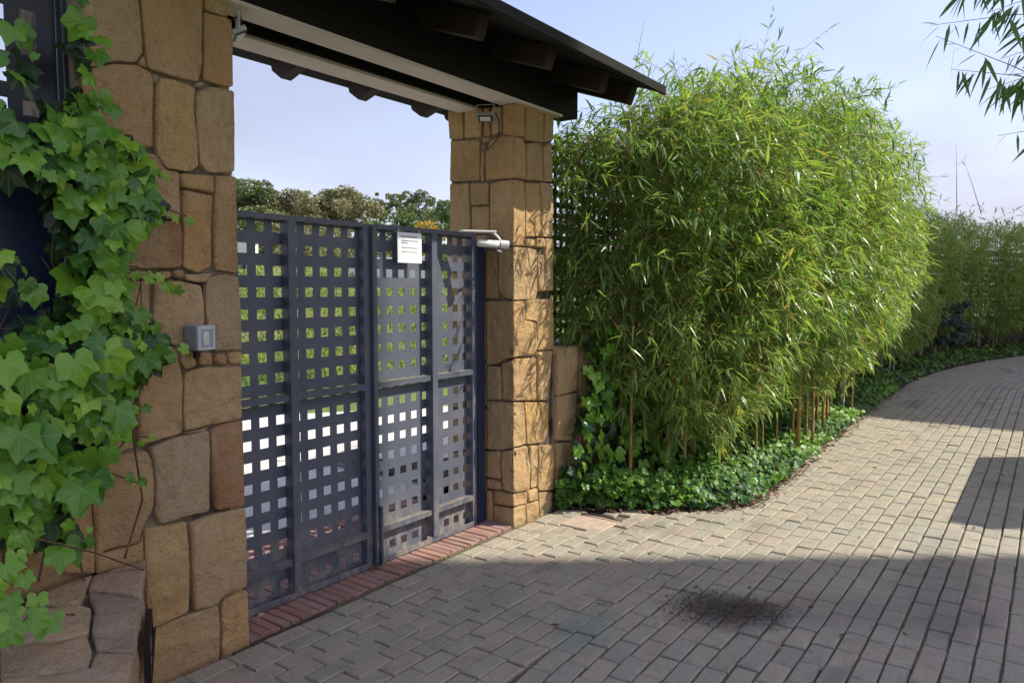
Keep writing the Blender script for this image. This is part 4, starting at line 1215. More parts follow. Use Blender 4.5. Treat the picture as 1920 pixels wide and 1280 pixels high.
# ivy on the low wall right of the sunlit pillar
ivr = empty('ivy_plant', (5.2, 2.85, 0), 'green ivy climbing the low stone wall at the foot of the sunlit pillar', 'ivy')
RP = [(4.60, 0.12), (4.56, 0.45), (4.72, 0.52), (4.70, 0.64), (4.80, 0.74), (4.84, 0.9), (4.90, 1.2), (5.0, 1.36), (5.4, 1.34), (5.9, 1.25), (6.3, 1.0), (6.4, 0.5), (6.2, 0.2), (5.2, 0.05)]
for q in poly_sample(RP, 210, lrng2, 0.03):
    y = 2.86 - lrng2.uniform(0.0, 0.12) - 0.25 * max(0, 0.5 - q[1])
    o = bpy.data.objects.new('leaf', IVM[min(15, max(0, int(lrng2.gauss(10.0, 3.5))))]); COL.objects.link(o); o.parent = ivr; o.matrix_parent_inverse = Matrix.Translation((-5.2, -2.85, 0))
    o.matrix_basis = leaf_matrix(Vector((q[0], y, q[1])), Vector((lrng2.gauss(-.1, .45), -1, lrng2.gauss(.5, .4))), Vector((lrng2.gauss(0, .5), -.2, -1)), lrng2.uniform(0.05, 0.09), lrng2)
bmats = []
for q in poly_sample(RP, 420, lrng2, 0):
    bmats.append(leaf_matrix(Vector((q[0], 2.89 - lrng2.uniform(0, 0.07), q[1])), Vector((lrng2.gauss(0, .5), -1, lrng2.gauss(.3, .5))), Vector((lrng2.gauss(0, .8), 0, -1)), lrng2.uniform(0.045, 0.075), lrng2))
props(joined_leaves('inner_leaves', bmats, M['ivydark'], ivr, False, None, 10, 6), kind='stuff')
m = MB()
for k in range(8):
    x = lrng2.uniform(4.9, 6.1); z = 0.0; pts = []
    for j in range(6):
        pts.append((x, 2.90, z)); x += lrng2.gauss(0.0, 0.06); x = max(x, 4.85); z += lrng2.uniform(0.1, 0.22)
    m.tube(pts, 0.005, 5, 0.003)
m.build('stem', M['stem'], ivr)

# ground cover in the bed
gm, gt = [], []
crng = random.Random(31)
for i in range(9500):
    if i < 6800:
        x = 4.55 + (crng.random() ** 1.4) * 8.5
        depth = (crng.random() ** 1.3) * 1.35
    else:
        x = 12.5 + crng.random() * 19; depth = crng.random() * 1.3
    y0 = edge_y(x)
    y = y0 + 0.02 + depth - (crng.uniform(0, 0.13) if crng.random() < 0.05 else 0)
    if x < 5.2 and y > 2.86: y = crng.uniform(y0, 2.86)
    if y > 3.0 and x < 13: continue
    mound = 0.04 + 0.20 * min(1, depth / 0.45) * (0.6 + 0.7 * noise.noise(Vector((x * 1.7, y * 1.7, 3)))) + 0.05
    z = max(0.015, mound * crng.uniform(0.35, 1.0))
    far = x > 12.5
    size = crng.uniform(0.022, 0.05) * (1.5 if far else 1.0)
    nrm = Vector((crng.gauss(-.1, .45), crng.gauss(-.45, .4), 0.9))
    ang = crng.uniform(0, 6.283)
    gm.append(leaf_matrix(Vector((x, y, z)), nrm, Vector((math.cos(ang), math.sin(ang) - .6, -.4)), size, crng))
    t0 = 0.42 + 0.5 * noise.noise(Vector((x * 0.9, y * 1.3, 9))) + crng.gauss(0, 0.17)
    if depth < 0.25 and crng.random() < 0.3: t0 -= 0.2
    gt.append(1.0 if crng.random() < 0.015 else min(0.94, max(0.0, t0)))
props(joined_leaves('ground_cover', gm, M['cover'], None, False, gt, 12, 8), 'low ivy ground cover filling the bed under the bamboo', 'ground cover', None, 'stuff')

# ------------------------------------------------------------------ bamboo
def leaf_soup(O, D, L, W, tint, rng, droop=0.22):
    n = len(O)
    D = D / np.linalg.norm(D, axis=1)[:, None]
    up = np.tile(np.array([0, 0, 1.0]), (n, 1)) + rng.normal(0, 0.45, (n, 3))
    S = np.cross(D, up); S /= np.linalg.norm(S, axis=1)[:, None] + 1e-9
    N = np.cross(S, D)
    g = np.array([0, 0, -1.0]); L = L[:, None]; W = W[:, None]
    dr = (droop * rng.uniform(0.2, 1.6, (n, 1)))
    p = lambda f: O + D * L * f + g * (dr * L * f * f)
    cup = N * W * 0.12
    v = np.stack([p(0.0), p(.28) + S * W * .5 + cup, p(.28) - S * W * .5 + cup, p(.66) + S * W * .36 + cup, p(.66) - S * W * .36 + cup, p(1.0)], 1)
    base = (np.arange(n) * 6)[:, None]
    tri = np.concatenate([base + np.array([[0, 1, 2]]), base + np.array([[3, 5, 4]])])
    quad = base + np.array([[1, 3, 4, 2]])
    return v.reshape(-1, 3), tri, quad, np.repeat(tint, 6)


def foliage_points(n, c, r, rng, zlo, zhi, shell=0.72, lump=0.2, seed=0.0, top_flat=4.0):
    """spray centres in a lumpy super-ellipsoid, most of them near its skin"""
    d = rng.normal(0, 1, (n, 3)); d /= np.linalg.norm(d, axis=1)[:, None]
    e = top_flat
    k = (np.abs(d) ** e).sum(1) ** (-1 / e)
    rr = np.where(rng.random(n) < shell, rng.uniform(0.74, 1.03, n), rng.uniform(0.25, 0.8, n))
    lp = np.array([noise.noise(Vector((q[0] * 2.2 + seed, q[1] * 2.2, q[2] * 2.2 + seed))) for q in d])
    P = c + d * (k * rr * (1 + lump * lp))[:, None] * r
    return P, d


def bamboo(x, y, rx, ry, z0, z1, nspray, ncul, label, seed, lens=(0.10, 0.17), shoots=(), group='bamboo clumps along the drive', culmr=(0.010, 0.019), pale=0.0, tshift=0.0, base=0.3, ct=None, skip=None, wid=0.125, extra=(), tuck=0.0):
    rng = np.random.default_rng(seed); pr = random.Random(seed)
    root = empty('bamboo', (x, y, 0), label, 'bamboo', group)
    ctr = ct or (x, y)
    c = np.array([ctr[0], ctr[1], (z0 + z1) / 2]); r = np.array([rx, ry, (z1 - z0) / 2])
    P, d = foliage_points(nspray, c, r, rng, z0, z1, seed=seed)
    if skip is not None: keep = skip(P); P, d = P[keep], d[keep]
    # uneven growth: thin places between the denser tufts
    nzv = np.array([noise.noise(Vector((q[0] * 2.1, q[1] * 2.1, q[2] * 2.1 + seed))) for q in P])
    keep = (nzv > -0.16) | (rng.random(len(P)) < 0.35)
    P, d = P[keep], d[keep]
    # the lower skirt draws back from the drive
    if tuck > 0:
        lim = ctr[1] - ry * (1 - tuck * np.clip((z0 + 1.0 - P[:, 2]) / 1.0, 0, 1)); keep = P[:, 1] > lim
        P, d = P[keep], d[keep]
    keep = P[:, 2] > z0 + 0.0 + 0.25 * rng.random(len(P)) * (rng.random(len(P)) < 0.7)
    P, d = P[keep], d[keep]
    for (ec, er, en) in extra:
        P2, d2_ = foliage_points(en, np.array(ec), np.array(er), rng, 0, 0, seed=seed + 3)
        if skip is not None: k2 = skip(P2); P2, d2_ = P2[k2], d2_[k2]
        P = np.concatenate([P, P2]); d = np.concatenate([d, d2_])
    n = len(P)
    nl = rng.integers(4, 8, n); tot = nl.sum(); ix = np.repeat(np.arange(n), nl)
    T = d * np.array([1, 1, 0.25]) + rng.normal(0, 0.55, (n, 3)) + np.array([0, -0.12, -0.05])
    T /= np.linalg.norm(T, axis=1)[:, None]
    tl = rng.uniform(0.06, 0.16, n)
    f = rng.random(tot)
    O = P[ix] + T[ix] * (tl[ix] * f)[:, None]
    D = T[ix] * 0.75 + rng.normal(0, 0.55, (tot, 3)) + np.array([0, 0, -0.22])
    L = rng.uniform(lens[0], lens[1], tot) * rng.uniform(0.6, 1.0, tot); W = L * rng.uniform(wid * .8, wid * 1.2, tot)
    spray_t = rng.normal(0.47, 0.17, n) + 0.3 * np.array([noise.noise(Vector((q[0] * 1.5, q[1] * 1.5 + 5, q[2] * 1.5))) for q in P])
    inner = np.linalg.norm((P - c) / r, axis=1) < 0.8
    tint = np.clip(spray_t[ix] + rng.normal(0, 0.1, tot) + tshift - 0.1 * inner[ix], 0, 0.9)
    dry = rng.random(tot); tint = np.where(dry > 0.955, rng.uniform(0.93, 1.0, tot), tint)
    v, tri, quad, tt = leaf_soup(O, D, L, W, tint, rng)
    props(link('foliage', np_mesh('foliage', v, [tri, quad], tt), M['bamboo'], root), kind='stuff')
    # twigs
    nt = n
    A = P - T * 0.10; B = P + T * tl[:, None]
    side = np.cross(T, rng.normal(0, 1, (n, 3))); side /= np.linalg.norm(side, axis=1)[:, None] + 1e-9
    side2 = np.cross(T, side)
    w = 0.0024
    tv = np.stack([A + side * w, A - side * w, A + side2 * w, B], 1).reshape(-1, 3)
    b4 = (np.arange(n) * 4)[:, None]
    tf = np.concatenate([b4 + np.array([[0, 1, 3]]), b4 + np.array([[1, 2, 3]]), b4 + np.array([[2, 0, 3]])])
    # upright branchlets deep inside, rust-brown
    props(link('twigs', np_mesh('twigs', tv, [tf]), M['branch'], root), kind='stuff')
    for k in range(ncul):
        a = pr.uniform(0, 6.283); q = base * math.sqrt(pr.random())
        bx_, by_ = x + q * 1.3 * math.cos(a), y + q * math.sin(a)
        h = z1 * pr.uniform(0.75, 1.0); lx, ly = pr.gauss(0, 0.07) + (ctr[0] - x) * .6, pr.gauss(-0.02, 0.06) + (ctr[1] - y) * .6
        rad0 = pr.uniform(*culmr); pts, rr = [], []
        nn = 16
        for j in range(nn + 1):
            f_ = j / nn
            px_, py_, pz_ = bx_ + lx * f_ ** 1.6, by_ + ly * f_ ** 1.6, h * f_
            r_ = rad0 * (1 - 0.65 * f_)
            if j in (0, nn): pts.append((px_, py_, pz_)); rr.append(r_); continue
            pts += [(px_, py_, pz_ - 0.006), (px_, py_, pz_), (px_, py_, pz_ + 0.006)]; rr += [r_, r_ * 1.22, r_]
        MB().tube(pts, rr, 6).build('culm', M['paleculm'] if pr.random() < pale else M['culm'], root, 0, True)
    for pts in shoots:
        pts = [Vector(p) for p in pts]
        MB().tube(pts, 0.005, 5, 0.0012).build('culm', M['culm'], root, 0, True)
    return root


def sprig(root, A, B, nleaf, seed, lens=(0.10, 0.16), tl=0.35):
    """one leafy shoot that stands clear of the crown"""
    rng = np.random.default_rng(seed); A, B = np.array(A, float), np.array(B, float)
    f = rng.uniform(0.35, 1.0, nleaf) ** 0.7; O = A + (B - A) * f[:, None]; T = (B - A) / np.linalg.norm(B - A)
    D = T * 0.8 + rng.normal(0, 0.6, (nleaf, 3)); L = rng.uniform(*lens, nleaf)
    return leaf_soup(O, D, L, L * 0.1, np.clip(rng.normal(tl, 0.15, nleaf), 0, 0.9), rng)


def add_sprigs(root, lst, lens=(0.10, 0.16), tl=0.3, stemr=0.003):
    V, TR, QD, TT, n = [], [], [], [], 0
    m = MB()
    for i, (A, B, nl) in enumerate(lst):
        v, tr, qd, tt = sprig(root, A, B, nl, 900 + i, lens, tl)
        V.append(v); TR.append(tr + n); QD.append(qd + n); TT.append(tt); n += len(v)
        A, B = Vector(A), Vector(B); m.tube([A, (A + B) / 2 + Vector((0.0, 0, 0.02)), B], stemr, 5, 0.001)
    props(link('top_leaves', np_mesh('top_leaves', np.concatenate(V), [np.concatenate(TR), np.concatenate(QD)], np.concatenate(TT)), M['bamboo'], root), kind='stuff')
    props(m.build('top_shoots', M['branch'], root), kind='stuff')


def away_from_roof(P):
    # leaves do not grow through the gate roof or the pillar
    a = (P[:, 0] < 5.05) & (P[:, 1] > 2.2) & (P[:, 2] > 2.80)
    b = (P[:, 0] < 4.66) & (P[:, 1] > 2.80)
    c = (P[:, 0] < 4.62 + (2.93 - P[:, 1]) * 0.75) & (NP.random(len(P)) > 0.12)
    e = (P[:, 0] < 4.98) & (P[:, 2] < 1.28)
    return ~(a | b | c | e)


G = 'bamboo clumps along the drive'
clumps = []
clumps.append(bamboo(5.45, 2.75, 0.62, 0.50, 0.85, 3.05, 2300, 4, 'thin bamboo clump beside the sunlit pillar in front of the lattice', 101, tshift=-0.04, base=0.2, ct=(5.15, 2.66), skip=away_from_roof, lens=(0.11, 0.18), tuck=0.5, extra=[((5.1, 2.35, 2.62), (0.42, 0.35, 0.28), 420), ((5.05, 3.02, 1.95), (0.28, 0.13, 0.85), 300)]))
clumps.append(bamboo(6.15, 2.58, 0.85, 0.85, 0.38, 3.30, 4700, 3, 'sunlit bamboo clump with one thick golden stem, second from the pillar', 102, tshift=0.03, ct=(5.95, 2.4), skip=away_from_roof, lens=(0.12, 0.19), tuck=0.6))
clumps.append(bamboo(6.75, 2.2, 0.85, 0.85, 0.55, 3.42, 4700, 5, 'tall sunlit bamboo clump in the middle of the bed, third from the pillar', 103, tshift=0.0, ct=(6.9, 2.3), lens=(0.12, 0.19), tuck=0.75))
clumps.append(bamboo(7.65, 2.1, 0.85, 0.85, 0.55, 3.48, 4500, 4, 'tallest sunlit bamboo clump, fourth from the pillar', 104, tshift=0.03, ct=(7.8, 2.15), lens=(0.11, 0.18), tuck=0.65))
clumps.append(bamboo(8.9, 2.2, 0.8, 0.85, 0.60, 3.55, 4000, 5, 'sunlit bamboo clump bulging over the drive, fifth from the pillar', 105, tshift=0.05, ct=(8.8, 2.1), tuck=0.55))
clumps.append(bamboo(10.2, 2.3, 0.75, 0.8, 0.80, 3.30, 2900, 8, 'last sunlit bamboo clump before the shade, with pale stems', 106, tshift=0.05, ct=(9.75, 2.05), pale=0.4, tuck=0.5))
MB().tube([(6.19, 2.52, 0), (6.2, 2.52, 0.8), (6.19, 2.5, 1.6), (6.15, 2.46, 2.6)], 0.024, 8, 0.015).build('culm', M['culm'], clumps[1], 0, True)
MB().tube([(7.5, 1.98, 0), (7.53, 1.98, 0.8), (7.6, 2.0, 2.0)], 0.02, 8, 0.014).build('culm', M['culm'], clumps[3], 0, True)
far = [(11.6, 2.6, 3.3, 'first bamboo clump in the shade of the curve'), (13.2, 2.7, 3.25, 'shaded bamboo clump behind the sunlit ones, second in the shade'), (14.9, 2.55, 3.2, 'shaded bamboo clump with bare whitish stems'), (16.6, 2.5, 3.2, 'shaded bamboo clump beside the bluish shrub'),
       (18.6, 2.3, 3.2, 'shaded bamboo clump with reddish stems beyond the shrub'), (20.6, 1.9, 3.3, 'shaded bamboo clump near the far lattice'), (22.8, 1.2, 3.3, 'shaded bamboo clump at the end of the visible drive'), (25.2, 0.4, 3.4, 'farthest bamboo clump round the bend')]
for i, (x, y, z1, lb_) in enumerate(far):
    clumps.append(bamboo(x, y + 0.15, 1.05, 0.75, 0.42 if i != 4 else 0.85, z1, 3000, 9 if i in (2, 4) else 6, lb_, 120 + i, lens=(0.14, 0.22), pale=0.8 if i == 2 else 0.2, culmr=(0.012, 0.022), tshift=0.2, base=0.4, skip=None if i != 5 else (lambda P: ~((P[:, 2] < 2.2) & (P[:, 0] > 20.4)))))


def pd(px, py, F_):      # a point of the view at forward distance F_
    d = FW + RT * (px - 960) / FPX - UP * (py - 640) / FPX
    return EYE + d * F_


add_sprigs(clumps[2], [(pd(1410, 180, 7.6), pd(1452, 15, 7.6), 9), (pd(1455, 140, 7.4), pd(1560, 50, 7.3), 5), (pd(1440, 150, 7.5), pd(1462, 62, 7.5), 7), (pd(1380, 180, 7.6), pd(1398, 70, 7.6), 3), (pd(1280, 170, 6.9), pd(1255, 105, 6.9), 8), (pd(1350, 170, 7.2), pd(1380, 95, 7.2), 10), (pd(1440, 160, 7.6), pd(1420, 95, 7.6), 10), (pd(1300, 170, 7.0), pd(1285, 108, 7.0), 6), (pd(1480, 170, 7.7), pd(1510, 130, 7.7), 10)])
add_sprigs(clumps[3], [(pd(1540, 210, 8.4), pd(1605, 160, 8.4), 8), (pd(1560, 230, 8.5), pd(1600, 180, 8.5), 10), (pd(1500, 190, 8.2), pd(1525, 140, 8.2), 9), (pd(1600, 260, 8.8), pd(1665, 205, 8.8), 6)])
add_sprigs(clumps[4], [(pd(1640, 290, 9.2), pd(1690, 235, 9.2), 7), (pd(1650, 310, 9.3), pd(1735, 262, 9.3), 8), (pd(1690, 340, 9.6), pd(1780, 330, 9.6), 14), (pd(1690, 380, 9.6), pd(1775, 375, 9.6), 8)])
add_sprigs(clumps[1], [(pd(1190, 140, 6.2), pd(1208, 38, 6.2), 1), (pd(1240, 200, 6.3), pd(1262, 150, 6.3), 7), (pd(1160, 260, 5.9), pd(1180, 190, 5.7), 7)])
add_sprigs(clumps[7], [(pd(1794, 400, 13), pd(1793, 268, 13), 1), (pd(1840, 400, 14), pd(1806, 298, 14), 4)], lens=(0.12, 0.2), stemr=0.008)
add_sprigs(clumps[9], [(pd(1820 + 18 * k, 425, 15), pd(1825 + 18 * k + RNG.uniform(-12, 12), 385 + RNG.uniform(-12, 14), 15), 6) for k in range(7)], lens=(0.14, 0.24))

# overhanging bamboo from the other side of the drive (top right)
oh = empty('bamboo', (4.35, -0.9, 0), 'dark bamboo branch hanging in from the other side of the drive', 'bamboo')
V, TR, QD, TT, n = [], [], [], [], 0
m = MB()
_ctl = [Vector((4.6, -1.15, 0)), Vector((4.75, -1.2, 2.2)), Vector((4.4, -0.75, 3.3)), Vector(pd(1900, -380, 3.3))]
_t = Vector(pd(2040, 60, 3.3))
_cur = []
for k in range(25):
    u = k / 24; q_ = [_ctl[0], Vector((4.62, -1.15, 1.0)), _t * 1.0 + Vector((0.12, -0.12, 0.0)), _ctl[3]]
    _cur.append(q_[0] * (1 - u) ** 3 + q_[1] * 3 * u * (1 - u) ** 2 + q_[2] * 3 * u * u * (1 - u) + q_[3] * u ** 3)
m.tube(_cur, 0.014, 8, 0.004)
m.build('culm', M['culm'], oh, 0, True)
BR = [((2040, 20), (1745, 48), 3.25, 13, .4), ((2040, 190), (1755, 68), 3.15, 9, .5), ((2030, 165), (1783, 130), 3.3, 13, .55), ((2035, 235), (1872, 255), 3.4, 6, .45), ((2000, -60), (1795, -15), 3.2, 16, .5), ((2010, -20), (1850, 25), 3.3, 14, .6),
      ((2040, 120), (1850, 168), 3.2, 14, .5), ((2030, 70), (1880, 110), 3.35, 12, .5), ((2030, 40), (1890, 70), 3.3, 12, .5), ((1980, -120), (1820, -70), 3.2, 14, .5), ((2030, 140), (1890, 140), 3.25, 10, .5)]
orng = np.random.default_rng(55)
for i, (a, b, F_, nl, _k) in enumerate(BR):
    nl = int(nl * 1.35)
    A, B = pd(a[0], a[1], F_), pd(b[0], b[1], F_ + 0.05)
    near_ = min(_cur, key=lambda c_: (c_ - Vector(A)).length)
    MB().tube([near_, Vector(A), Vector(A).lerp(Vector(B), .5) + Vector((0, 0, 0.012)), Vector(B)], [0.0034, 0.0028, 0.0018, 0.0009], 5).build('branch', M['twig'], oh)
    f = orng.uniform(0.25, 0.97, nl); O = A + (B - A) * f[:, None]
    T = (B - A) / np.linalg.norm(B - A)
    D = T * 0.35 + orng.normal(0, 0.35, (nl, 3)) + np.array([0, 0, -0.85])
    L = orng.uniform(0.11, 0.20, nl) * (0.7 + 0.45 * (1 - f))
    v, tr, qd, tt = leaf_soup(O, D, L, L * 0.13, np.clip(orng.normal(0.05, 0.08, nl), 0, .4), orng, 0.1)
    V.append(v); TR.append(tr + n); QD.append(qd + n); TT.append(tt); n += len(v)
props(link('foliage', np_mesh('foliage', np.concatenate(V), [np.concatenate(TR), np.concatenate(QD)], np.concatenate(TT)), M['bamboo'], oh), kind='stuff')


# ------------------------------------------------------------------ leafy crowns for trees and shrubs
def blob_leaves(centers, radii, n, size, rng, flat=0.8):
    c = np.array(centers); r = np.array(radii)
    pr_ = r ** 2 / (r ** 2).sum(); k = rng.choice(len(c), n, p=pr_)
    d = rng.normal(0, 1, (n, 3)); d /= np.linalg.norm(d, axis=1)[:, None]
    rr = rng.uniform(0.55, 1.05, n) ** 0.7
    P = c[k] + d * (r[k] * rr)[:, None] * np.array([1, 1, flat])
    a = rng.normal(0, 1, (n, 3)); a /= np.linalg.norm(a, axis=1)[:, None]
    b = np.cross(a, rng.normal(0, 1, (n, 3))); b /= np.linalg.norm(b, axis=1)[:, None]
    s = size * rng.uniform(0.5, 1.3, (n, 1))
    v = np.stack([P - a * s, P + b * s * .5, P + a * s, P - b * s * .5], 1).reshape(-1, 3)
    q = (np.arange(n) * 4)[:, None] + np.array([[0, 1, 2, 3]])
    t = np.clip(np.repeat(rng.normal(0.5, 0.2, len(c))[k] + rng.normal(0, 0.15, n), 4), 0, 1)
    return v, q, t


def tree(name, x, y, h, spread, mat, label, cat, seed, trunk=0.35, nb=30, n=2600, size=0.16, group=None, flat=0.75, sparse=False):
    rng = np.random.default_rng(seed); pr = random.Random(seed)
    z = hill(x, y) - 0.2
    root = empty(name, (x, y, z), label, cat, group)
    cs, rs = [], []
    m = MB()
    lean = pr.gauss(0, 0.04) * h
    if trunk > 0:
        m.tube([(x, y, z), (x + lean * .3, y, z + h * .4), (x + lean, y, z + h * .93)], 0.03 * h ** 0.9, 7, 0.008 * h)
    for k in range(nb):
        f = trunk + (1.0 - trunk) * pr.random() ** 0.8
        g_ = (f - trunk) / (1.0 - trunk)
        w = spread * (1.0 if sparse else math.sqrt(max(0.05, 1 - (g_ * 0.98) ** 2.2))) * math.sqrt(pr.random())
        a = pr.uniform(0, 6.283)
        p = (x + lean * f + w * math.cos(a), y + w * math.sin(a), z + h * f * pr.uniform(0.80, 1.14))
        cs.append(p); rs.append(spread * pr.uniform(0.13, 0.34) * (0.75 if sparse else 1.0))
        if trunk > 0 and k % 2 == 0: m.tube([(x + lean * f, y, z + h * f * 0.75), ((x + p[0]) / 2, (y + p[1]) / 2, z + h * f * .9), p], 0.008 * h, 5, 0.003 * h)
    cs.append((x + lean, y, z + h * 0.93)); rs.append(spread * 0.35)
    v, q, t_ = blob_leaves(cs, rs, int(n * 2.2), size * 0.62, rng, flat)
    link('crown', np_mesh('crown', v, [q], t_), M[mat], root)
    if trunk > 0: m.build('trunk', M['bark'], root, 0, True)
    return root


def at(px, F_):          # ground position seen at picture column px, F_ metres ahead
    R_ = (px - 960) / FPX * F_
    P = FH * F_ + RT * R_
    return P[0], P[1]


TG = 'trees on the hill beyond the gate'
for i, (px, F_, h, sp, mat, nm, lb_, kw) in enumerate([
    (478, 44, 3.7, 2.0, 'pine', 'pine_tree', 'green pine beyond the gate next to the shaded pillar', dict(n=4200)),
    (425, 50, 4.2, 2.2, 'pine', 'pine_tree', 'pine beyond the gate mostly hidden by the shaded pillar', dict(n=3000)),
    (555, 46, 2.9, 2.6, 'olive', 'broadleaf_tree', 'low olive coloured tree beyond the gate, left of the tall olive one', dict(n=3200)),
    (600, 50, 2.9, 2.4, 'olive', 'broadleaf_tree', 'greyish olive tree in the middle of the row beyond the gate', dict(n=3200)),
    (650, 48, 3.4, 2.5, 'olive', 'broadleaf_tree', 'tallest rounded olive tree beyond the middle of the gate', dict(n=4200)),
    (708, 52, 3.3, 1.4, 'pine', 'pine_tree', 'thin half bare pine beyond the gate with sky showing through', dict(n=520, sparse=True, size=0.13, nb=11)),
    (748, 54, 3.8, 1.4, 'pine', 'pine_tree', 'umbrella topped pine with a bare trunk beyond the gate', dict(n=900, trunk=0.62, nb=12, sparse=True, size=0.14)),
    (788, 50, 3.5, 1.3, 'pine', 'pine_tree', 'small dark conical pine beyond the gate next to the yellow bush', dict(n=1300, trunk=0.3)),
    (845, 46, 2.6, 2.0, 'pine', 'pine_tree', 'bushy pine beyond the gate mostly behind the sunlit pillar', dict(n=2200)),
    (622, 47, 3.5, 1.1, 'pine', 'pine_tree', 'narrow greener pine between the two olive trees beyond the gate', dict(n=1500, trunk=0.25)),
    (515, 48, 3.2, 1.3, 'olive', 'broadleaf_tree', 'small ragged olive tree right of the green pine beyond the gate', dict(n=1700)),
    (330, 46, 3.6, 2.2, 'olive', 'broadleaf_tree', 'olive tree on the hill hidden behind the shaded pillar', dict(n=2200)),
    (220, 50, 4.0, 2.4, 'pine', 'pine_tree', 'pine on the hill hidden behind the ivy and fence', dict(n=2200)),
]):
    x, y = at(px, F_)
    tree(nm, x, y, h, sp, mat, lb_, 'tree', 300 + i, group=TG, **kw)
for i, (px, F_, h, sp, mat, lb_) in enumerate([
    (800, 34, 1.9, 1.5, 'gorse', 'bush covered in yellow blossom beyond the sunlit gate leaf'), (760, 38, 2.0, 1.6, 'greenbush', 'green bush under the bare pine beyond the gate'), (835, 38, 2.8, 1.6, 'greenbush', 'dark green bush beside the yellow one'),
    (690, 40, 1.6, 1.7, 'greenbush', 'low green bush beyond the middle of the gate'), (600, 36, 1.7, 2.2, 'olive', 'wide olive brown bush beyond the shaded gate leaf'), (520, 38, 1.9, 2.0, 'olive', 'dull olive bush beyond the shaded gate leaf near the pine'), (465, 36, 1.6, 1.8, 'greenbush', 'green bush at the foot of the pine next to the pillar'),
]):
    x, y = at(px, F_)
    tree('bush', x, y, h, sp, mat, lb_, 'bush', 340 + i, trunk=0.0, nb=22, n=1700, size=0.12, group='bushes beyond the gate', flat=0.8)
x, y = at(1800, 15.6)
tree('shrub', x, y + 0.1, 1.5, 0.5, 'bluebush', 'bluish grey shrub in the shaded bed below the bamboo', 'shrub', 370, trunk=0.0, nb=10, n=1600, size=0.07)

# meadow grass behind the gate
rng = np.random.default_rng(5)
n = 26000
F_ = 8.5 + 26 * rng.random(n) ** 1.6; px = rng.uniform(380, 980, n)
R_ = (px - 960) / FPX * F_
PX_ = F_[:, None] * FH + R_[:, None] * RT
zz = np.array([hill(a, b) for a, b in PX_[:, :2]])
keep = zz > 0.12
PX_, zz, F2 = PX_[keep], zz[keep], F_[keep]; n = len(PX_)
O = PX_.copy(); O[:, 2] = zz - 0.14
D = rng.normal(0, 0.45, (n, 3)) + np.array([0, 0, 1.0])
L = rng.uniform(0.1, 0.24, n) * (0.8 + F2 / 40)
tint = np.clip(np.array([0.45 + 0.6 * noise.noise(Vector((a * 0.6, b * 0.6, 0))) for a, b in PX_[:, :2]]) + rng.normal(0, 0.15, n), 0, 1)
v, tr, qd, tt = leaf_soup(O, D, L, L * 0.14, tint, rng, 0.5)
props(link('meadow_grass', np_mesh('meadow_grass', v, [tr, qd], tt), M['grassblade']), 'rough green and yellow grass on the slope behind the gate', 'grass', None, 'stuff')


# white walls and house beyond the gate
def wall_block(name, px0, px1, F0, F1, h, label, cat, mat='plaster', th=0.3):
    xa, ya = at(px0, F0); xb, yb3 = at(px1, F1)
    d = Vector((xb - xa, yb3 - ya, 0)).normalized(); n_ = Vector((-d.y, d.x, 0)) * th
    z = min(hill(xa, ya), hill(xb, yb3)) - 0.4
    return props(MB().prism([(xa, ya), (xb, yb3), (xb + n_.x, yb3 + n_.y), (xa + n_.x, ya + n_.y)], z, z + 0.4 + h).build(name, M[mat], None, 0.02), label, cat)


wall_block('garden_wall', 655, 800, 27, 25, 1.0, 'white garden wall on the slope behind the sunlit gate leaf', 'wall')
wh = empty('house', at(452, 30) + (0,), 'white house seen through the gate beside the shaded pillar', 'house')
xa, ya = at(395, 31); xb, yb3 = at(474, 30)
zb = hill(xb, yb3) - 1.9
hp = [(xa, ya), (xb, yb3), (xb + 2.6, yb3 + 3.2), (xa + 2.6, ya + 3.2)]
MB().prism(hp, zb, zb + 3.1).build('wall', M['plaster'], wh)
MB().prism([(hp[0][0] - .3, hp[0][1] - .3), (hp[1][0] + .3, hp[1][1] - .3), (hp[2][0] + .3, hp[2][1] + .3), (hp[3][0] - .3, hp[3][1] + .3)], zb + 3.105, zb + 3.25).build('roof', M['rooftile'], wh)
wx, wy = at(455, 30.1)
MB().box(wx - .45, wx + .45, wy - 0.12, wy - 0.02, zb + 1.2, zb + 2.1).build('window', M['glass'], wh)


# ------------------------------------------------------------------ houses across the drive (they cast the long shadows)
def house(name, x0, x1, y0, y1, h, label, mat, rows, cols, roofh=0.0):
    r = empty(name, ((x0 + x1) / 2, (y0 + y1) / 2, 0), label, 'house')
    MB().box(x0, x1, y0, y1, -0.2, h).build('wall', M[mat], r)
    MB().box(x0 - 0.05, x1 + 0.05, y0 - 0.05, y1 + 0.05, h + 0.003, h + 0.12).build('roof', M['rooftile'], r)
    for j in range(rows):
        for i in range(cols):
            xc = x0 + (x1 - x0) * (i + 0.5) / cols; zc = 1.5 + j * (h - 0.6) / rows
            w = MB().box(xc - 0.55, xc + 0.55, y1 - 0.02, y1 + 0.03, zc - 0.65, zc + 0.65).build('window', M['plaster'], r)
            MB().box(xc - 0.47, xc + 0.47, y1 + 0.031, y1 + 0.034, zc - 0.57, zc + 0.57).build('pane', M['glass'], w)
    return r


house('apartment_building', 8.3, 12.28, -13.2, -9.0, 18.2, 'tall narrow white apartment block across the drive whose shadow covers the gate', 'plaster', 6, 2)
house('apartment_building', 18.75, 36.0, -13.0, -5.0, 14.0, 'cream apartment block across the drive beyond the gap', 'plasterwarm', 4, 7)
props(MB().box(7.10, 9.6, -1.32, -1.05, -0.1, 2.0).build('garden_wall', M['plasterwarm'], None, 0.01), 'cream boundary wall on the other side of the drive', 'wall')

# ------------------------------------------------------------------ litter
lr = np.random.default_rng(41)
V, Q, T = [], [], []


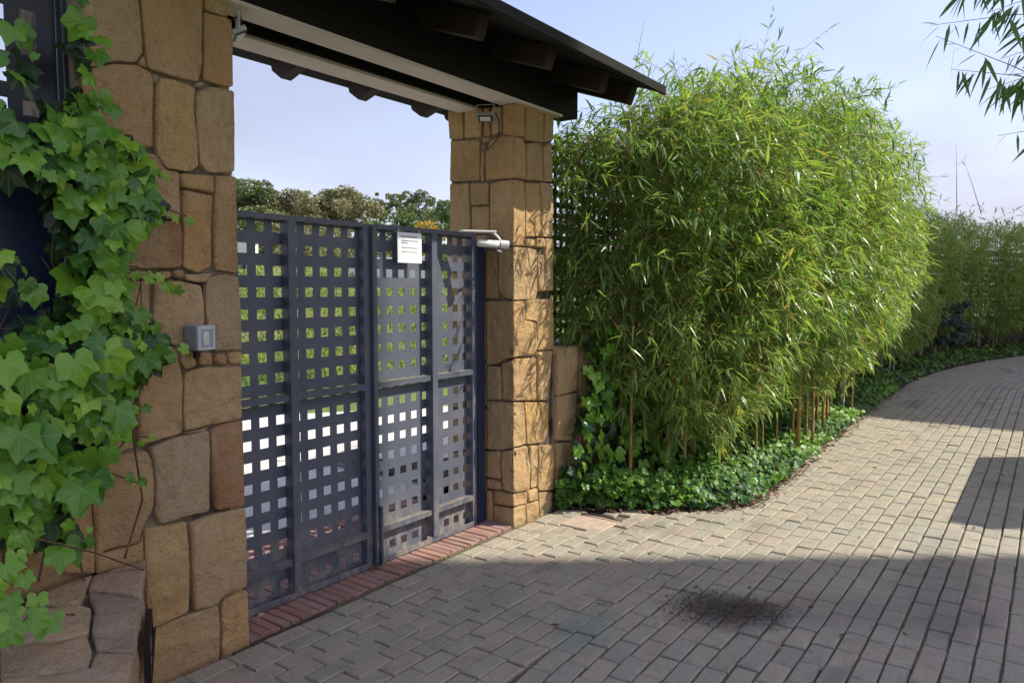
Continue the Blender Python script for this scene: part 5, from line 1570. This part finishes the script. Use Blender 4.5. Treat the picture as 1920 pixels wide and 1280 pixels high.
def flake(x, y, z, s, t, tilt=0.35):
    a = lr.uniform(0, 6.28); n_ = len(V)
    ax = np.array([math.cos(a), math.sin(a), lr.normal(0, tilt)]); ay = np.array([-math.sin(a), math.cos(a), lr.normal(0, tilt)])
    c = np.array([x, y, z])
    for p in (-ax * s, ay * s * .45 + np.array([0, 0, s * .15]), ax * s, -ay * s * .45): V.append(c + p)
    Q.append((n_, n_ + 1, n_ + 2, n_ + 3)); T.extend([t] * 4)


for i in range(900):
    x = 4.6 + 9 * lr.random() ** 1.5; y = edge_y(x) + lr.normal(-0.015, 0.035)
    flake(x, y, 0.012 + 0.02 * lr.random(), lr.uniform(0.008, 0.028), lr.random())
for i in range(70):
    x, y = lr.uniform(2.2, 8), lr.uniform(-0.3, 2.8)
    if y < edge_y(x) or x < 4.5: flake(x, y, 0.016, lr.uniform(0.012, 0.026), lr.random(), 0.25)
for i in range(260):
    x, y = lr.uniform(2.6, 9), lr.uniform(-0.5, 2.85)
    if y < edge_y(x) or x < 4.5: flake(x, y, 0.012, lr.uniform(0.003, 0.011), lr.random(), 0.1)
for i in range(260):                           # along the threshold
    flake(lr.uniform(1.95, 4.1), lr.normal(2.915, 0.012), 0.010, lr.uniform(0.004, 0.012), lr.random(), 0.15)
for i in range(40): flake(lr.normal(2.94, 0.03), lr.normal(3.13, 0.02), 0.014, lr.uniform(0.006, 0.014), lr.random())
for i in range(130): flake(lr.uniform(2.0, 3.93), GY - lr.uniform(0.008, 0.045), 0.225 if lr.random() < .5 else 0.022, lr.uniform(0.004, 0.011), lr.random(), 0.2)
props(link('fallen_leaves', np_mesh('fallen_leaves', V, [np.array(Q)], T), M['litter']), 'brown fallen leaves scattered along the bed and the gate threshold', 'leaf litter', None, 'stuff')
V, Q, T = [], [], []
for i in range(6000):
    u, w = lr.normal(0, 0.42), lr.normal(0, 0.42)
    if u * u + w * w > 1.1: continue
    a = -1.15
    x = 3.63 + u * 0.36 * math.cos(a) - w * 0.24 * math.sin(a); y = 1.27 + u * 0.36 * math.sin(a) + w * 0.24 * math.cos(a)
    flake(x, y, 0.008 + 0.012 * max(0, 1 - (u * u + w * w) / .8) * lr.random(), lr.uniform(0.0025, 0.0075), lr.random(), 0.35)
props(link('leaf_mulch', np_mesh('leaf_mulch', V, [np.array(Q)], T), M['mulch']), 'dark patch of crumbled leaf mulch on the pavers', 'mulch', None, 'stuff')
A = on_plane(1090, 962, 2, 0.02); B = on_plane(1166, 977, 2, 0.02)
props(MB().tube([A, (A + B) / 2 + np.array([0.01, 0.006, 0.004]), B], 0.008, 6, 0.005).build('stick', M['twig']), 'dry brown stick lying beside the pale slab', 'stick')
P = on_plane(488, 1155, 2, 0.0)
props(MB().add([(P[0] - .02, P[1] - .012, 0.004), (P[0] + .025, P[1] - .014, 0.004), (P[0] + .02, P[1] + .016, 0.004), (P[0] - .018, P[1] + .012, 0.004), (P[0] - .008, P[1], 0.022), (P[0] + .012, P[1] + .002, 0.017)],
               [(3, 2, 1, 0), (0, 1, 5, 4), (1, 2, 5), (2, 3, 4, 5), (3, 0, 4)]).build('stone_chip', M['stone_pale']), 'small pale stone chip at the foot of the shaded gate leaf', 'stone')
